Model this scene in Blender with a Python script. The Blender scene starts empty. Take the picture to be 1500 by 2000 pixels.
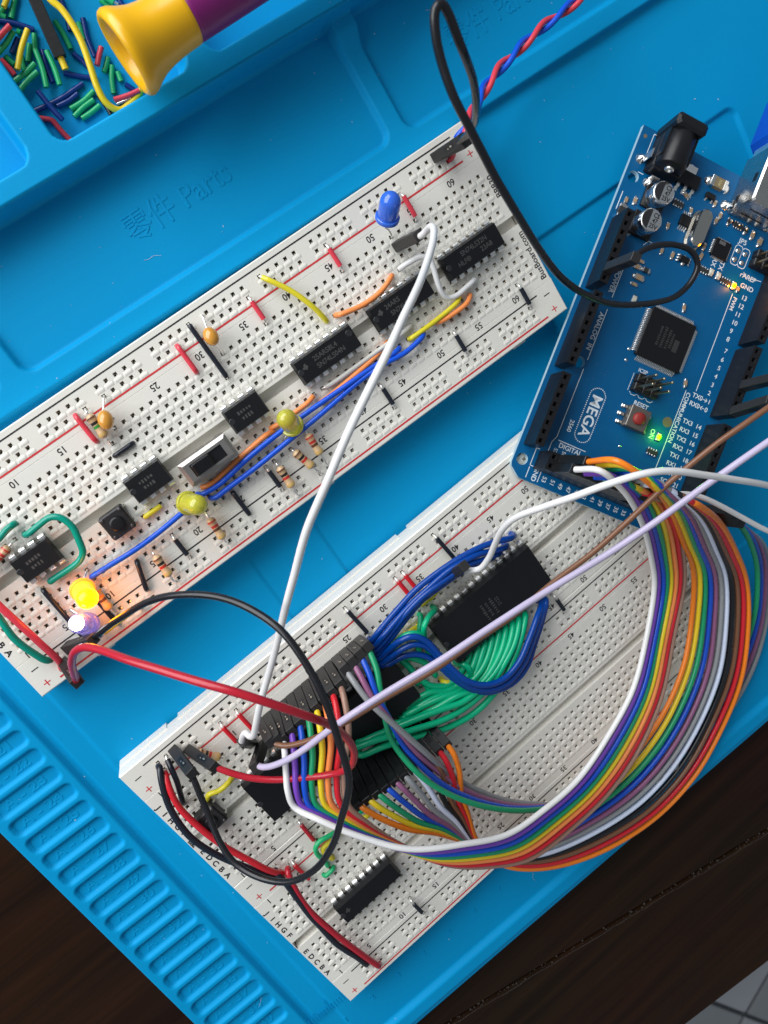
import bpy, math, random
import numpy as np
from mathutils import Matrix, Vector
random.seed(7)
rng = np.random.default_rng(7)
S = 0.001                       # all builders work in millimetres, the scene is in metres
SC = bpy.context.scene
COL = SC.collection

# ------------------------------------------------------------------ camera
F_PX = 1455.694                 # focal length in pixels of a 1500 x 2000 picture
CR = np.array([[0.7897332, -0.5406230, 0.2899108], [-0.5970065, -0.7860101, 0.1605348], [0.1410840, -0.2998582, -0.9434937]])
CP = np.array([-17.16065, 16.76008, 192.70469])
cam = bpy.data.cameras.new('camera')
cam.sensor_fit = 'AUTO'; cam.sensor_width = 36.0; cam.lens = F_PX / 2000 * 36.0
cam.clip_start = 0.005; cam.clip_end = 20
cam.dof.use_dof = True; cam.dof.focus_distance = 0.188; cam.dof.aperture_fstop = 30
camo = bpy.data.objects.new('camera', cam); COL.objects.link(camo)
r0, r1, r2 = CR
camo.matrix_world = Matrix(((r0[0], -r1[0], -r2[0], CP[0]*S), (r0[1], -r1[1], -r2[1], CP[1]*S), (r0[2], -r1[2], -r2[2], CP[2]*S), (0, 0, 0, 1)))
SC.camera = camo

def at(u, v, z):
    """point of the work place (mm) seen at pixel u,v of the photograph at height z"""
    d = CR.T @ np.array([(u-750)/F_PX, (v-1000)/F_PX, 1.0])
    return CP + d * ((z - CP[2]) / d[2])

# ------------------------------------------------------------------ light: a window to the upper left, dim room
SC.view_settings.view_transform = 'Standard'; SC.view_settings.look = 'None'
SC.view_settings.exposure = 0.0; SC.view_settings.gamma = 1.0
w = bpy.data.worlds.new('World'); SC.world = w; w.use_nodes = True
bg = w.node_tree.nodes['Background']; bg.inputs[0].default_value = (0.80, 0.90, 1.0, 1); bg.inputs[1].default_value = 0.245
la = bpy.data.lights.new('window_light', 'AREA'); la.shape = 'RECTANGLE'; la.size = 1.15; la.size_y = 0.62
la.energy = 12.5; la.color = (0.96, 0.98, 1.0)
lo = bpy.data.objects.new('window_light', la); COL.objects.link(lo)
lo.location = (-0.27, 0.56, 0.35)
lo.rotation_euler = (Vector((0.0, -0.02, 0)) - lo.location).to_track_quat('-Z', 'Y').to_euler()

# ------------------------------------------------------------------ materials
MATS = {}
def mat(name, rgb=(.5,.5,.5), rough=.5, metal=0., bump=0., bscale=900., trans=0., emis=None, es=0., coat=0., var=0.06, sss=0., spec=.5, vscale=60.):
    if name in MATS: return MATS[name]
    m = bpy.data.materials.new(name); m.use_nodes = True; nt = m.node_tree
    b = nt.nodes['Principled BSDF']
    b.inputs['Base Color'].default_value = (*rgb, 1); b.inputs['Roughness'].default_value = rough
    b.inputs['Metallic'].default_value = metal; b.inputs['Transmission Weight'].default_value = trans
    b.inputs['Coat Weight'].default_value = coat; b.inputs['Specular IOR Level'].default_value = spec
    if sss: b.inputs['Subsurface Weight'].default_value = sss; b.inputs['Subsurface Radius'].default_value = (.0012, .0012, .0012); b.inputs['Subsurface Scale'].default_value = 1
    if emis: b.inputs['Emission Color'].default_value = (*emis, 1); b.inputs['Emission Strength'].default_value = es
    tc = nt.nodes.new('ShaderNodeTexCoord')
    if var:
        n = nt.nodes.new('ShaderNodeTexNoise'); n.inputs['Scale'].default_value = vscale; n.inputs['Detail'].default_value = 4
        nt.links.new(tc.outputs['Object'], n.inputs['Vector'])
        mx = nt.nodes.new('ShaderNodeMix'); mx.data_type = 'RGBA'
        mx.inputs[6].default_value = (*[c*(1-var) for c in rgb], 1); mx.inputs[7].default_value = (*[min(1, c*(1+var)) for c in rgb], 1)
        nt.links.new(n.outputs['Fac'], mx.inputs[0]); nt.links.new(mx.outputs[2], b.inputs['Base Color'])
        mr = nt.nodes.new('ShaderNodeMapRange'); mr.inputs[3].default_value = max(.02, rough-.08); mr.inputs[4].default_value = min(1, rough+.08)
        n2 = nt.nodes.new('ShaderNodeTexNoise'); n2.inputs['Scale'].default_value = vscale*4; n2.inputs['Detail'].default_value = 3
        nt.links.new(tc.outputs['Object'], n2.inputs['Vector']); nt.links.new(n2.outputs['Fac'], mr.inputs[0]); nt.links.new(mr.outputs[0], b.inputs['Roughness'])
    if bump:
        nb = nt.nodes.new('ShaderNodeTexNoise'); nb.inputs['Scale'].default_value = bscale; nb.inputs['Detail'].default_value = 3
        nt.links.new(tc.outputs['Object'], nb.inputs['Vector'])
        bp = nt.nodes.new('ShaderNodeBump'); bp.inputs['Strength'].default_value = bump; bp.inputs['Distance'].default_value = .0002
        nt.links.new(nb.outputs['Fac'], bp.inputs['Height']); nt.links.new(bp.outputs[0], b.inputs['Normal'])
    MATS[name] = m
    return m
SILICONE = mat('blue_silicone', (0.0, 0.285, 0.585), .6, bump=.14, bscale=2500, var=.08, vscale=18, spec=.12)
BOARD = mat('breadboard_plastic', (.765, .74, .67), .27, var=.06, spec=.5)
TIN = mat('tinned_metal', (.94, .93, .90), .36, 1., var=.06, vscale=400)
CLIP = mat('contact_metal', (.66, .60, .50), .45, 1., var=.15, vscale=700)
INK = mat('black_ink', (.012, .012, .014), .55, var=0)
REDINK = mat('red_ink', (.62, .035, .04), .5, var=0)
EPOXY = mat('black_epoxy', (.006, .0065, .008), .44, spec=.3, bump=.25, bscale=3500, var=.1, vscale=200)
EPOXYM = mat('chip_marking', (.040, .040, .039), .6, var=0)
GREYM = mat('grey_marking', (.050, .050, .048), .6, var=0)
BLKPL = mat('black_plastic', (.008, .008, .0095), .36, spec=.35, bump=.1, bscale=2500, var=.15, vscale=150)
DARKPL = mat('black_and_shaded_housing', (.007, .008, .009), .4, bump=.15, bscale=2500, var=.15, vscale=200)  # shade of the lower and controller plugs painted in; tray plug's own black
BLKSOFT = mat('black_housing', (.022, .021, .021), .44, spec=.35, bump=.15, bscale=2500, var=.15, vscale=200)
STEEL = mat('switch_steel', (.34, .32, .30), .34, .8, bump=.06, bscale=600, var=.12, vscale=120)
PCB = mat('blue_solder_mask', (.0, .095, .25), .4, bump=.06, bscale=1500, var=.12, vscale=90, spec=.3)
SILK = mat('white_silkscreen', (.72, .78, .82), .6, var=0)
GOLD = mat('gold_pin', (.72, .50, .20), .3, 1., var=.1, vscale=300)
CERA = mat('ochre_ceramic', (.62, .28, .035), .22, var=.08, coat=.5)
TANB = mat('resistor_tan', (.55, .37, .20), .32, var=.06, coat=.3)
SOLDER = mat('solder', (.75, .75, .74), .2, 1., var=.1, vscale=500)
SMDB = mat('chip_resistor_black', (.03, .03, .03), .35, var=.1)
SMDT = mat('chip_capacitor_tan', (.36, .25, .15), .4, var=.1)
WC = {'white': (.74,.73,.72), 'lilac': (.50,.44,.60), 'purple': (.17,.055,.42), 'blue': (.008,.075,.52), 'green': (.01,.30,.13), 'yellow': (.80,.58,.02),
      'orange': (.86,.22,.015), 'salmon': (.86,.26,.07), 'red': (.62,.018,.03), 'brown': (.19,.085,.045), 'tan': (.33,.19,.14), 'grey': (.27,.28,.29), 'black': (.010,.0105,.013),
      'mauve': (.27,.10,.20), 'jade': (.0,.42,.20), 'navy': (.002,.03,.19), 'teal': (.0,.27,.19), 'royal': (.0,.048,.29), 'coral': (.66,.05,.075), 'peach': (.88,.28,.08),
      'lemon': (.72,.62,.03), 'cobalt': (.006,.085,.62), 'bone': (.62,.60,.55), 'ink': (.012,.015,.024), 'sky': (.66,.72,.88), 'leaf': (.015,.40,.15), 'wine': (.45,.015,.03)}
def wm(c, rough=.24):
    return mat('insulation_' + c, WC[c], min(rough, .26), var=.08, vscale=70, bump=.05, bscale=1200, spec=.45)

# ------------------------------------------------------------------ mesh builder (millimetres)
def catmull(P, step=.8):
    P = np.array(P, float); n = len(P)
    if n == 2:
        k = max(2, int(np.linalg.norm(P[1]-P[0])/step)+1); t = np.linspace(0, 1, k)[:, None]; return P[0]*(1-t)+P[1]*t
    Q = np.vstack([2*P[0]-P[1], P, 2*P[-1]-P[-2]]); out = []
    for i in range(n-1):
        p0, p1, p2, p3 = Q[i:i+4]
        d = lambda a, b: max(1e-6, np.linalg.norm(a-b))**.5
        t0 = 0; t1 = t0+d(p0, p1); t2 = t1+d(p1, p2); t3 = t2+d(p2, p3)
        k = max(2, int(np.linalg.norm(p2-p1)/step)+1)
        t = np.linspace(t1, t2, k, endpoint=(i == n-2))[:, None]
        A1 = (t1-t)/(t1-t0)*p0+(t-t0)/(t1-t0)*p1; A2 = (t2-t)/(t2-t1)*p1+(t-t1)/(t2-t1)*p2; A3 = (t3-t)/(t3-t2)*p2+(t-t2)/(t3-t2)*p3
        B1 = (t2-t)/(t2-t0)*A1+(t-t0)/(t2-t0)*A2; B2 = (t3-t)/(t3-t1)*A2+(t-t1)/(t3-t1)*A3
        out.append((t2-t)/(t2-t1)*B1+(t-t1)/(t2-t1)*B2)
    return np.vstack(out)

def wobble(P, amp, wl=9.):
    """slow random wander of a path, as real wires have; the ends stay put"""
    P = np.array(P, float); n = len(P); d = np.r_[0, np.cumsum(np.linalg.norm(np.diff(P, axis=0), axis=1))]; L_ = d[-1]
    k = max(3, int(L_/wl)+2); kn = np.linspace(0, L_, k); r = rng.normal(0, 1, (k, 3)); r[0] = r[-1] = 0; r[:, 2] *= .6
    q = np.stack([np.interp(d, kn, r[:, i]) for i in range(3)], 1)
    w_ = max(3, int(n/L_*wl*.6)) | 1; ker = np.hanning(w_+2)[1:-1]; ker /= ker.sum()
    q = np.stack([np.convolve(np.pad(q[:, i], w_//2, mode='edge'), ker, 'valid') for i in range(3)], 1)
    e = np.clip(np.minimum(d, L_-d)/4, 0, 1)[:, None]
    return P+q*amp*e

class MB:
    def __init__(s): s.v = []; s.f = []; s.mi = []; s.sm = []; s.M = Matrix.Identity(4); s.m = 0; s.n = 0
    def add(s, V, F, smooth=False, flip=False):
        A = np.array(s.M); V = np.asarray(V, float).reshape(-1, 3) @ A[:3, :3].T + A[:3, 3]
        s.v.append(V); o = s.n; s.n += len(V)
        for f in F:
            s.f.append([i+o for i in (reversed(f) if flip else f)]); s.mi.append(s.m); s.sm.append(smooth)
    def box(s, c, d, ch=0.):
        x, y, z = c; a, b, h = d[0]/2, d[1]/2, d[2]/2
        if ch <= 0:
            V = [(x+i*a, y+j*b, z+k*h) for k in (-1, 1) for j in (-1, 1) for i in (-1, 1)]
            s.add(V, [(0,2,3,1), (4,5,7,6), (0,1,5,4), (2,6,7,3), (0,4,6,2), (1,3,7,5)])
        else:
            V = []
            for zz, e in ((-h, 0), (h-ch, 0), (h, ch)):
                A, B = a-e, b-e; g = ch
                V += [(x+p, y+q, z+zz) for p, q in ((-A+g,-B), (A-g,-B), (A,-B+g), (A,B-g), (A-g,B), (-A+g,B), (-A,B-g), (-A,-B+g))]
            F = [tuple(range(7, -1, -1)), tuple(range(16, 24))]
            for r in (0, 8): F += [(r+i, r+(i+1) % 8, r+8+(i+1) % 8, r+8+i) for i in range(8)]
            s.add(V, F)
    def prism(s, poly, z0, z1, ch=0.):
        n = len(poly); P = np.array(poly, float)
        ar = sum(P[i][0]*P[(i+1) % n][1]-P[(i+1) % n][0]*P[i][1] for i in range(n))
        if ar < 0: P = P[::-1]
        c = P.mean(0); lv = [(P, z0), (P, z1-ch)] + ([(c+(P-c)*(1-ch/np.abs(P-c).max()), z1)] if ch else [])
        V = np.vstack([np.c_[q, np.full(n, z)] for q, z in lv]); k = len(lv)
        F = [tuple(range(n-1, -1, -1)), tuple(range((k-1)*n, k*n))]
        for r in range(k-1): F += [(r*n+i, r*n+(i+1) % n, (r+1)*n+(i+1) % n, (r+1)*n+i) for i in range(n)]
        s.add(V, F)
    def lathe(s, prof, seg=20, c=(0, 0, 0), axis=(0, 0, 1), sx=1., smooth=True):
        ax = Vector(axis).normalized(); q = Vector((0, 0, 1)).rotation_difference(ax).to_matrix()
        V = []
        for r, h in prof:
            for k in range(seg):
                a = 2*math.pi*k/seg; p = q @ Vector((r*math.cos(a)*sx, r*math.sin(a), h)); V.append((p.x+c[0], p.y+c[1], p.z+c[2]))
        F = []
        for i in range(len(prof)-1): F += [(i*seg+k, i*seg+(k+1) % seg, (i+1)*seg+(k+1) % seg, (i+1)*seg+k) for k in range(seg)]
        s.add(V, F, smooth)
        m = len(prof)-1
        s.add([V[k] for k in range(seg)], [tuple(range(seg-1, -1, -1))]); s.add([V[m*seg+k] for k in range(seg)], [tuple(range(seg))])
    def cyl(s, p0, p1, r, seg=12, smooth=True):
        p0 = np.array(p0, float); p1 = np.array(p1, float); s.lathe([(r, 0), (r, np.linalg.norm(p1-p0))], seg, p0, p1-p0, smooth=smooth)
    def tube(s, path, r, seg=10, cap=True):
        P = np.array(path, float); n = len(P); T = np.gradient(P, axis=0); T /= np.linalg.norm(T, axis=1)[:, None]+1e-12
        u = np.cross(T[0], (0, 0, 1.0));
        if np.linalg.norm(u) < 1e-3: u = np.cross(T[0], (1.0, 0, 0))
        u /= np.linalg.norm(u); R = np.broadcast_to(np.asarray(r, float), (n,)); an = np.arange(seg)*2*math.pi/seg; ca, sa = np.cos(an), np.sin(an); V = np.zeros((n, seg, 3))
        for i in range(n):
            u = u-T[i]*(u @ T[i]); u /= np.linalg.norm(u)+1e-12; b = np.cross(T[i], u)
            V[i] = P[i]+R[i]*(ca[:, None]*u+sa[:, None]*b)
        F = []
        for i in range(n-1):
            a = i*seg; F += [(a+k, a+(k+1) % seg, a+seg+(k+1) % seg, a+seg+k) for k in range(seg)]
        s.add(V.reshape(-1, 3), F, True)
        if cap: s.add(V[0], [tuple(range(seg-1, -1, -1))]); s.add(V[-1], [tuple(range(seg))])
    def quad(s, pts): s.add(pts, [tuple(range(len(pts)))])
    def text(s, t, size, M, depth=0., stretch=1.):
        V, F = glyphs(t); old = s.M; s.M = old @ M @ Matrix.Diagonal((size*stretch, size, size, 1)); s.add(V, F); s.M = old
    def mesh(s, name, mats, off=(0, 0, 0)):
        me = bpy.data.meshes.new(name); V = (np.vstack(s.v)-np.array(off))*S
        me.from_pydata(V.tolist(), [], s.f)
        for m in (mats if isinstance(mats, (list, tuple)) else [mats]): me.materials.append(m)
        me.polygons.foreach_set('material_index', np.array(s.mi, np.int32)); me.polygons.foreach_set('use_smooth', np.array(s.sm, bool)); me.update()
        return me
    def build(s, name, mats, parent=None, off=(0, 0, 0)):
        return link(name, s.mesh(name, mats, off), parent)
def link(name, me, parent=None, M=None):
    o = bpy.data.objects.new(name, me); COL.objects.link(o)
    if parent is not None: o.parent = parent
    if M is not None: o.matrix_basis = mm(M)
    return o
def mm(M):
    M = M.copy(); M.translation = M.translation*S; return M
def tag(o, label=None, cat=None, group=None, kind=None):
    for k, v in (('label', label), ('category', cat), ('group', group), ('kind', kind)):
        if v: o[k] = v
    return o
def thing(name, label, cat, M=None, group=None):
    o = bpy.data.objects.new(name, None); COL.objects.link(o); o.empty_display_size = .003
    if M is not None: o.matrix_basis = mm(M)
    return tag(o, label, cat, group)
def copy_tree(o, parent=None):
    c = o.copy(); COL.objects.link(c)
    if parent is not None: c.parent = parent
    for ch in list(o.children): copy_tree(ch, c)
    return c
GL = {}
def glyphs(t, res=3):
    if t not in GL:
        cu = bpy.data.curves.new('t', 'FONT'); cu.body = t; cu.size = 1; cu.align_x = 'CENTER'; cu.align_y = 'CENTER'; cu.resolution_u = res; cu.offset = .032 if len(t) == 1 and t in 'ABCDEFGHIJ' else .016
        o = bpy.data.objects.new('t', cu); COL.objects.link(o); dg = bpy.context.evaluated_depsgraph_get()
        me = bpy.data.meshes.new_from_object(o.evaluated_get(dg))
        V = np.zeros(len(me.vertices)*3); me.vertices.foreach_get('co', V)
        GL[t] = (V.reshape(-1, 3), [tuple(p.vertices) for p in me.polygons])
        bpy.data.objects.remove(o); bpy.data.curves.remove(cu); bpy.data.meshes.remove(me)
    return GL[t]
def T(x, y, z): return Matrix.Translation((x, y, z))
def RZ(a): return Matrix.Rotation(math.radians(a), 4, 'Z')
def frame(o, x, z=None):
    """matrix at o with local Z along z and X near x"""
    Z = Vector(z).normalized(); X = Vector(x); X = (X-Z*X.dot(Z)).normalized(); Y = Z.cross(X)
    return Matrix(((X.x, Y.x, Z.x, o[0]), (X.y, Y.y, Z.y, o[1]), (X.z, Y.z, Z.z, o[2]), (0, 0, 0, 1)))
# ------------------------------------------------------------------ table, floor
for t_ in ('0 1 2 3 4 5 6 7 8 9').split(): glyphs(t_)
def quad_board(a, b, c, d, z0, z1):
    m = MB(); m.prism([a, b, c, d], z0, z1, .8); return m
WOODS = []
def wood(k):
    m = bpy.data.materials.new('dark_stained_wood'); m.use_nodes = True; nt = m.node_tree; b = nt.nodes['Principled BSDF']
    tc = nt.nodes.new('ShaderNodeTexCoord'); mp = nt.nodes.new('ShaderNodeMapping'); mp.inputs['Rotation'].default_value = (0, 0, math.radians(14)); mp.inputs['Scale'].default_value = (7, 210, 60); mp.inputs['Location'].default_value = (k, k*3, 0)
    n = nt.nodes.new('ShaderNodeTexNoise'); n.inputs['Scale'].default_value = 1.; n.inputs['Detail'].default_value = 8; n.inputs['Roughness'].default_value = .65; n.inputs['Distortion'].default_value = .6
    n2 = nt.nodes.new('ShaderNodeTexNoise'); n2.inputs['Scale'].default_value = 14; n2.inputs['Detail'].default_value = 3
    cr = nt.nodes.new('ShaderNodeValToRGB'); cr.color_ramp.elements[0].position = .32; cr.color_ramp.elements[0].color = (.014, .0062, .0033, 1); cr.color_ramp.elements[1].position = .75; cr.color_ramp.elements[1].color = (.042, .0165, .0065, 1)
    mx = nt.nodes.new('ShaderNodeMix'); mx.data_type = 'RGBA'; mx.blend_type = 'MULTIPLY'; mx.inputs[0].default_value = .6
    L = nt.links.new
    L(tc.outputs['Object'], mp.inputs[0]); L(mp.outputs[0], n.inputs['Vector']); L(tc.outputs['Object'], n2.inputs['Vector']); L(n.outputs['Fac'], cr.inputs[0]); L(cr.outputs[0], mx.inputs[6]); L(n2.outputs['Color'], mx.inputs[7]); L(mx.outputs[2], b.inputs['Base Color'])
    b.inputs['Roughness'].default_value = .55; b.inputs['Specular IOR Level'].default_value = .12
    bp = nt.nodes.new('ShaderNodeBump'); bp.inputs['Strength'].default_value = .25; bp.inputs['Distance'].default_value = .0004; L(n.outputs['Fac'], bp.inputs['Height']); L(bp.outputs[0], b.inputs['Normal'])
    return m
table = tag(thing('wooden_table', 'dark stained wooden plank table under the blue work mat, front edge at lower right', 'table', T(0, 0, -4)), kind='structure')
g0, g1 = np.array([-52.1, -202.3]), np.array([62.4, -230.7]); gd = (g1-g0)/np.linalg.norm(g1-g0); gn = np.array([-gd[1], gd[0]])
e0, e1 = np.array([-3.3, -274.1]), np.array([35.9, -279.9]); ed = (e1-e0)/np.linalg.norm(e1-e0)
def pt(base, d, t, off=0): return tuple(base+d*t+gn*off)
lim = (-420, 460)
edges = [[pt(g0, gd, t, o) for t in lim] for o in (.7, 130, 261, 392)]
front = [[pt(e0, ed, t) for t in lim], [pt(g0, gd, t, -.7) for t in lim]]
planks = [front, [edges[0], [pt(g0, gd, t, 129.) for t in lim]], [edges[1], [pt(g0, gd, t, 260.) for t in lim]], [edges[2], [pt(g0, gd, t, 391.) for t in lim]]]
for k, (a, b) in enumerate(planks):
    quad_board(a[0], a[1], b[1], b[0], -22, -.05).build('plank', wood(k*1.7), table)
m = MB(); m.prism([pt(g0, gd, -415, 388), pt(g0, gd, 455, 388), pt(g0, gd, 455, -30), pt(g0, gd, -415, -30)], -30, -22.2); m.build('underside_batten', wood(5), table)
m = MB(); m.m = 0
for k in range(260):                                             # crumbs in the joint
    t = random.uniform(-80, 220); r = random.uniform(.12, .4); p = pt(g0, gd, t, random.uniform(-.9, .6))
    m.lathe([(r*.4, 0), (r, .2), (r*.5, r)], 5, (p[0], p[1], -.3))
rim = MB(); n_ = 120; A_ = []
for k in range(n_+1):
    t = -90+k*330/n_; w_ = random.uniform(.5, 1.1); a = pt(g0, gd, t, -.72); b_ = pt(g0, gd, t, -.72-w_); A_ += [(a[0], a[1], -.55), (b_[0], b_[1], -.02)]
rim.add(A_, [(2*k, 2*k+2, 2*k+3, 2*k+1) for k in range(n_)]); rim.build('worn_lit_edge', mat('worn_lit_wood', (.085, .072, .064), .7, var=.5, vscale=160), table)  # worn grey chamfer, the light it catches painted in as a paler colour
tag(m.build('joint_grit', mat('grit', (.05, .042, .036), .9), table), kind='stuff')
fl = tag(thing('floor', 'grey stone floor tiles below the table edge', None, T(150, -1400, -740)), kind='structure')
TL = [mat('floor_tile_%s' % n, c, .55, var=.18, vscale=9, bump=.2, bscale=60) for n, c in (('pale', (.42, .42, .44)), ('mid', (.30, .31, .32)))]
m = MB(); m.box((0, 0, -9), (3200, 3200, 4)); m.build('grout', mat('grout', (.09, .095, .10), .9), fl)
for i in range(-4, 5):
    for j in range(-4, 5):
        m = MB(); m.M = RZ(24) @ T(i*172+60, j*172+40, 0); m.box((0, 0, -3), (164, 164, 6), 2.); m.build('tile', TL[0 if (i+j) % 2 == 0 else 1], fl)

# ------------------------------------------------------------------ the silicone mat: one height field, lettering as raised pieces
MA = -1.0
MROT = RZ(MA)
X0, X1, Y0, Y1, ST = -114.5, 196., -186.2, 112., .42
xs = np.arange(X0, X1+ST*.5, ST); ys = np.arange(Y0, Y1+ST*.5, ST); GX, GY = np.meshgrid(xs, ys)
def sst(d, w): t = np.clip(d/w+.5, 0, 1); return t*t*(3-2*t)            # 0 outside (d<0) .. 1 inside
def rr(x0, x1, y0, y1, r):
    cx, cy = (x0+x1)/2, (y0+y1)/2; qx = np.abs(GX-cx)-(x1-x0)/2+r; qy = np.abs(GY-cy)-(y1-y0)/2+r
    return -(np.minimum(np.maximum(qx, qy), 0)+np.hypot(np.maximum(qx, 0), np.maximum(qy, 0))-r)   # >0 inside
H = np.zeros_like(GX)
def carve(d, z, w=1.2):
    global H
    k = sst(d, w); H = H*(1-k)+z*k
# working area steps
carve(rr(-24.5, 163.1, -143, -7.0, 3), -.45, .9); carve(rr(-5.2, 163.0, -125.6, -7.2, 3), -.95, .9)
# left hand strip with the numbered slots
carve(-(GX+84.0), -.55, 1.); carve(1.0-np.abs(GX+91.2), -1.25, .9); carve(-(GX+92.2), .25, .9)
MINV = np.array(MROT.inverted())[:2, :2]
sc = MINV @ np.array([-104.6, -65.9]); PITCH = 6.36
SLOTS = []
for k in range(-9, 14):
    cy = sc[1]-PITCH*k
    if cy > 20 or cy < -175: continue
    SLOTS.append((26+k, sc[0], cy)); carve(rr(sc[0]-8.8, sc[0]+8.8, cy-2.2, cy+2.2, 1.5), -.8, .62)
# rim along the lower edge
carve(-(GY+179.6), 1.5, 2.0); carve(-(GY+184.9), .9, 1.4)
# raised parts area along the top
carve(GY-28.3, 2.3, 1.3)
for a, b in ((-170, -45.8), (-39.8, 65.6), (71.0, 176)): carve(rr(a, b, 34.0, 80, 3.0), .75, 1.0)
carve(np.where((GX > 65.2) & (GX < 71.4), GY-57.5, -9), 5.0, 6.)
carve(GY-63.0, 10.2, .9)
for a, b in ((-75, -10.6), (-3.6, 29.6), (35.6, 98.6), (104.6, 170)): carve(rr(a, b, 68.3, 107, 3.0), 1.6, .9)
ny, nx = GX.shape
V = np.stack([GX, GY, H], -1).reshape(-1, 3)
idx = np.arange(nx*ny).reshape(ny, nx)
Q = np.stack([idx[:-1, :-1], idx[:-1, 1:], idx[1:, 1:], idx[1:, :-1]], -1).reshape(-1, 4)
ring = np.concatenate([idx[0, :], idx[1:, -1], idx[-1, -2::-1], idx[-2:0:-1, 0]]); nr = len(ring)
Vb = V[ring].copy(); Vb[:, 2] = -4.0
base = len(V); V = np.vstack([V, Vb]); b_ = base+np.arange(nr)
Q2 = np.stack([ring, b_, np.roll(b_, -1), np.roll(ring, -1)], -1)
Q = np.vstack([Q, Q2[:, [0, 1, 2, 3]]])
me = bpy.data.meshes.new('mat_sheet'); me.vertices.add(len(V)); me.vertices.foreach_set('co', (V*S).ravel().astype(np.float32))
me.loops.add(Q.size); me.loops.foreach_set('vertex_index', Q.ravel().astype(np.int32)); me.polygons.add(len(Q)); me.polygons.foreach_set('loop_start', np.arange(0, Q.size, 4, dtype=np.int32))
me.polygons.foreach_set('use_smooth', np.ones(len(Q), bool)); me.update(calc_edges=True); me.materials.append(SILICONE)
matroot = thing('work_mat', 'bright blue silicone work mat with moulded trays and numbered slots under the circuit boards', 'work mat', MROT)
link('mat_sheet', me, matroot)
def emboss(t, size, x, y, z, rot=0, h=.16, stretch=1., bold=.0):
    cu = bpy.data.curves.new('t', 'FONT'); cu.body = t; cu.size = size; cu.align_x = 'CENTER'; cu.align_y = 'CENTER'; cu.resolution_u = 3; cu.extrude = h; cu.bevel_depth = .1; cu.bevel_resolution = 1; cu.offset = bold
    o = bpy.data.objects.new('t', cu); COL.objects.link(o); o2 = bpy.data.meshes.new_from_object(o.evaluated_get(bpy.context.evaluated_depsgraph_get()))
    A = np.zeros(len(o2.vertices)*3); o2.vertices.foreach_get('co', A); A = A.reshape(-1, 3); A[:, 0] *= stretch; o2.vertices.foreach_set('co', (A*S).ravel()); o2.update()
    for p in o2.polygons: p.use_smooth = False
    o2.materials.clear(); o2.materials.append(SILICONE); bpy.data.objects.remove(o); bpy.data.curves.remove(cu)
    return link('raised_lettering', o2, matroot, T(x, y, z) @ RZ(rot))
emboss('零件 Parts', 7.4, 12.2, 48.0, .72, 1.0, .07, .9, -.03)
emboss('零件 Parts', 7.4, 106.5, 46.6, .72, 1.0, .07, .9, -.03)
for n, x, y in SLOTS: emboss('A - %d' % n, 3.6, x-.6, y+.05, -.84, 0, .05, 1.3)
m = MB()
for k in range(0, 190):
    x = -95+k; L_ = 5 if k % 10 == 0 else (3.6 if k % 5 == 0 else 2.4)
    m.box((x, -160+L_/2-2, .02), (.22, L_, .2))
tag(m.build('ruler_ticks', SILICONE, matroot), kind='stuff')
for k in range(0, 19): emboss(str(k), 2.6, -95+k*10+1.4, -168, .0, 0, .05)
m = MB()
for k in range(420):                                             # lint and dust specks lying on the mat
    x, y = random.uniform(-112, 170), random.uniform(-180, 105); i, j = int((x-X0)/ST), int((y-Y0)/ST); h = H[j, i]; r = random.choice((.07, .08, .1, .1, .12, .15, .2))
    m.M = T(x, y, h) @ RZ(random.uniform(0, 360)); m.box((0, 0, .04), (r*random.uniform(.8, 2.6), r*.8, .08))
for k in range(16):
    x, y = random.uniform(-105, 150), random.uniform(-175, 60); i, j = int((x-X0)/ST), int((y-Y0)/ST); h = H[j, i]; a = random.uniform(0, 6.3); l = random.uniform(1.5, 4.5); m.M = T(x, y, h+.06)
    q = [(math.cos(a)*l*t+random.uniform(-.5, .5), math.sin(a)*l*t+random.uniform(-.5, .5), random.uniform(0, .15)) for t in (-.5, -.2, .1, .5)]; m.tube(catmull(q, .3), .035, 4)
tag(m.build('lint', mat('lint', (.55, .62, .68), .9), matroot), kind='stuff')
def mat_z(p):
    q = MINV @ np.array(p[:2]); return float(H[int(np.clip((q[1]-Y0)/ST, 0, ny-1)), int(np.clip((q[0]-X0)/ST, 0, nx-1))])
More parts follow.
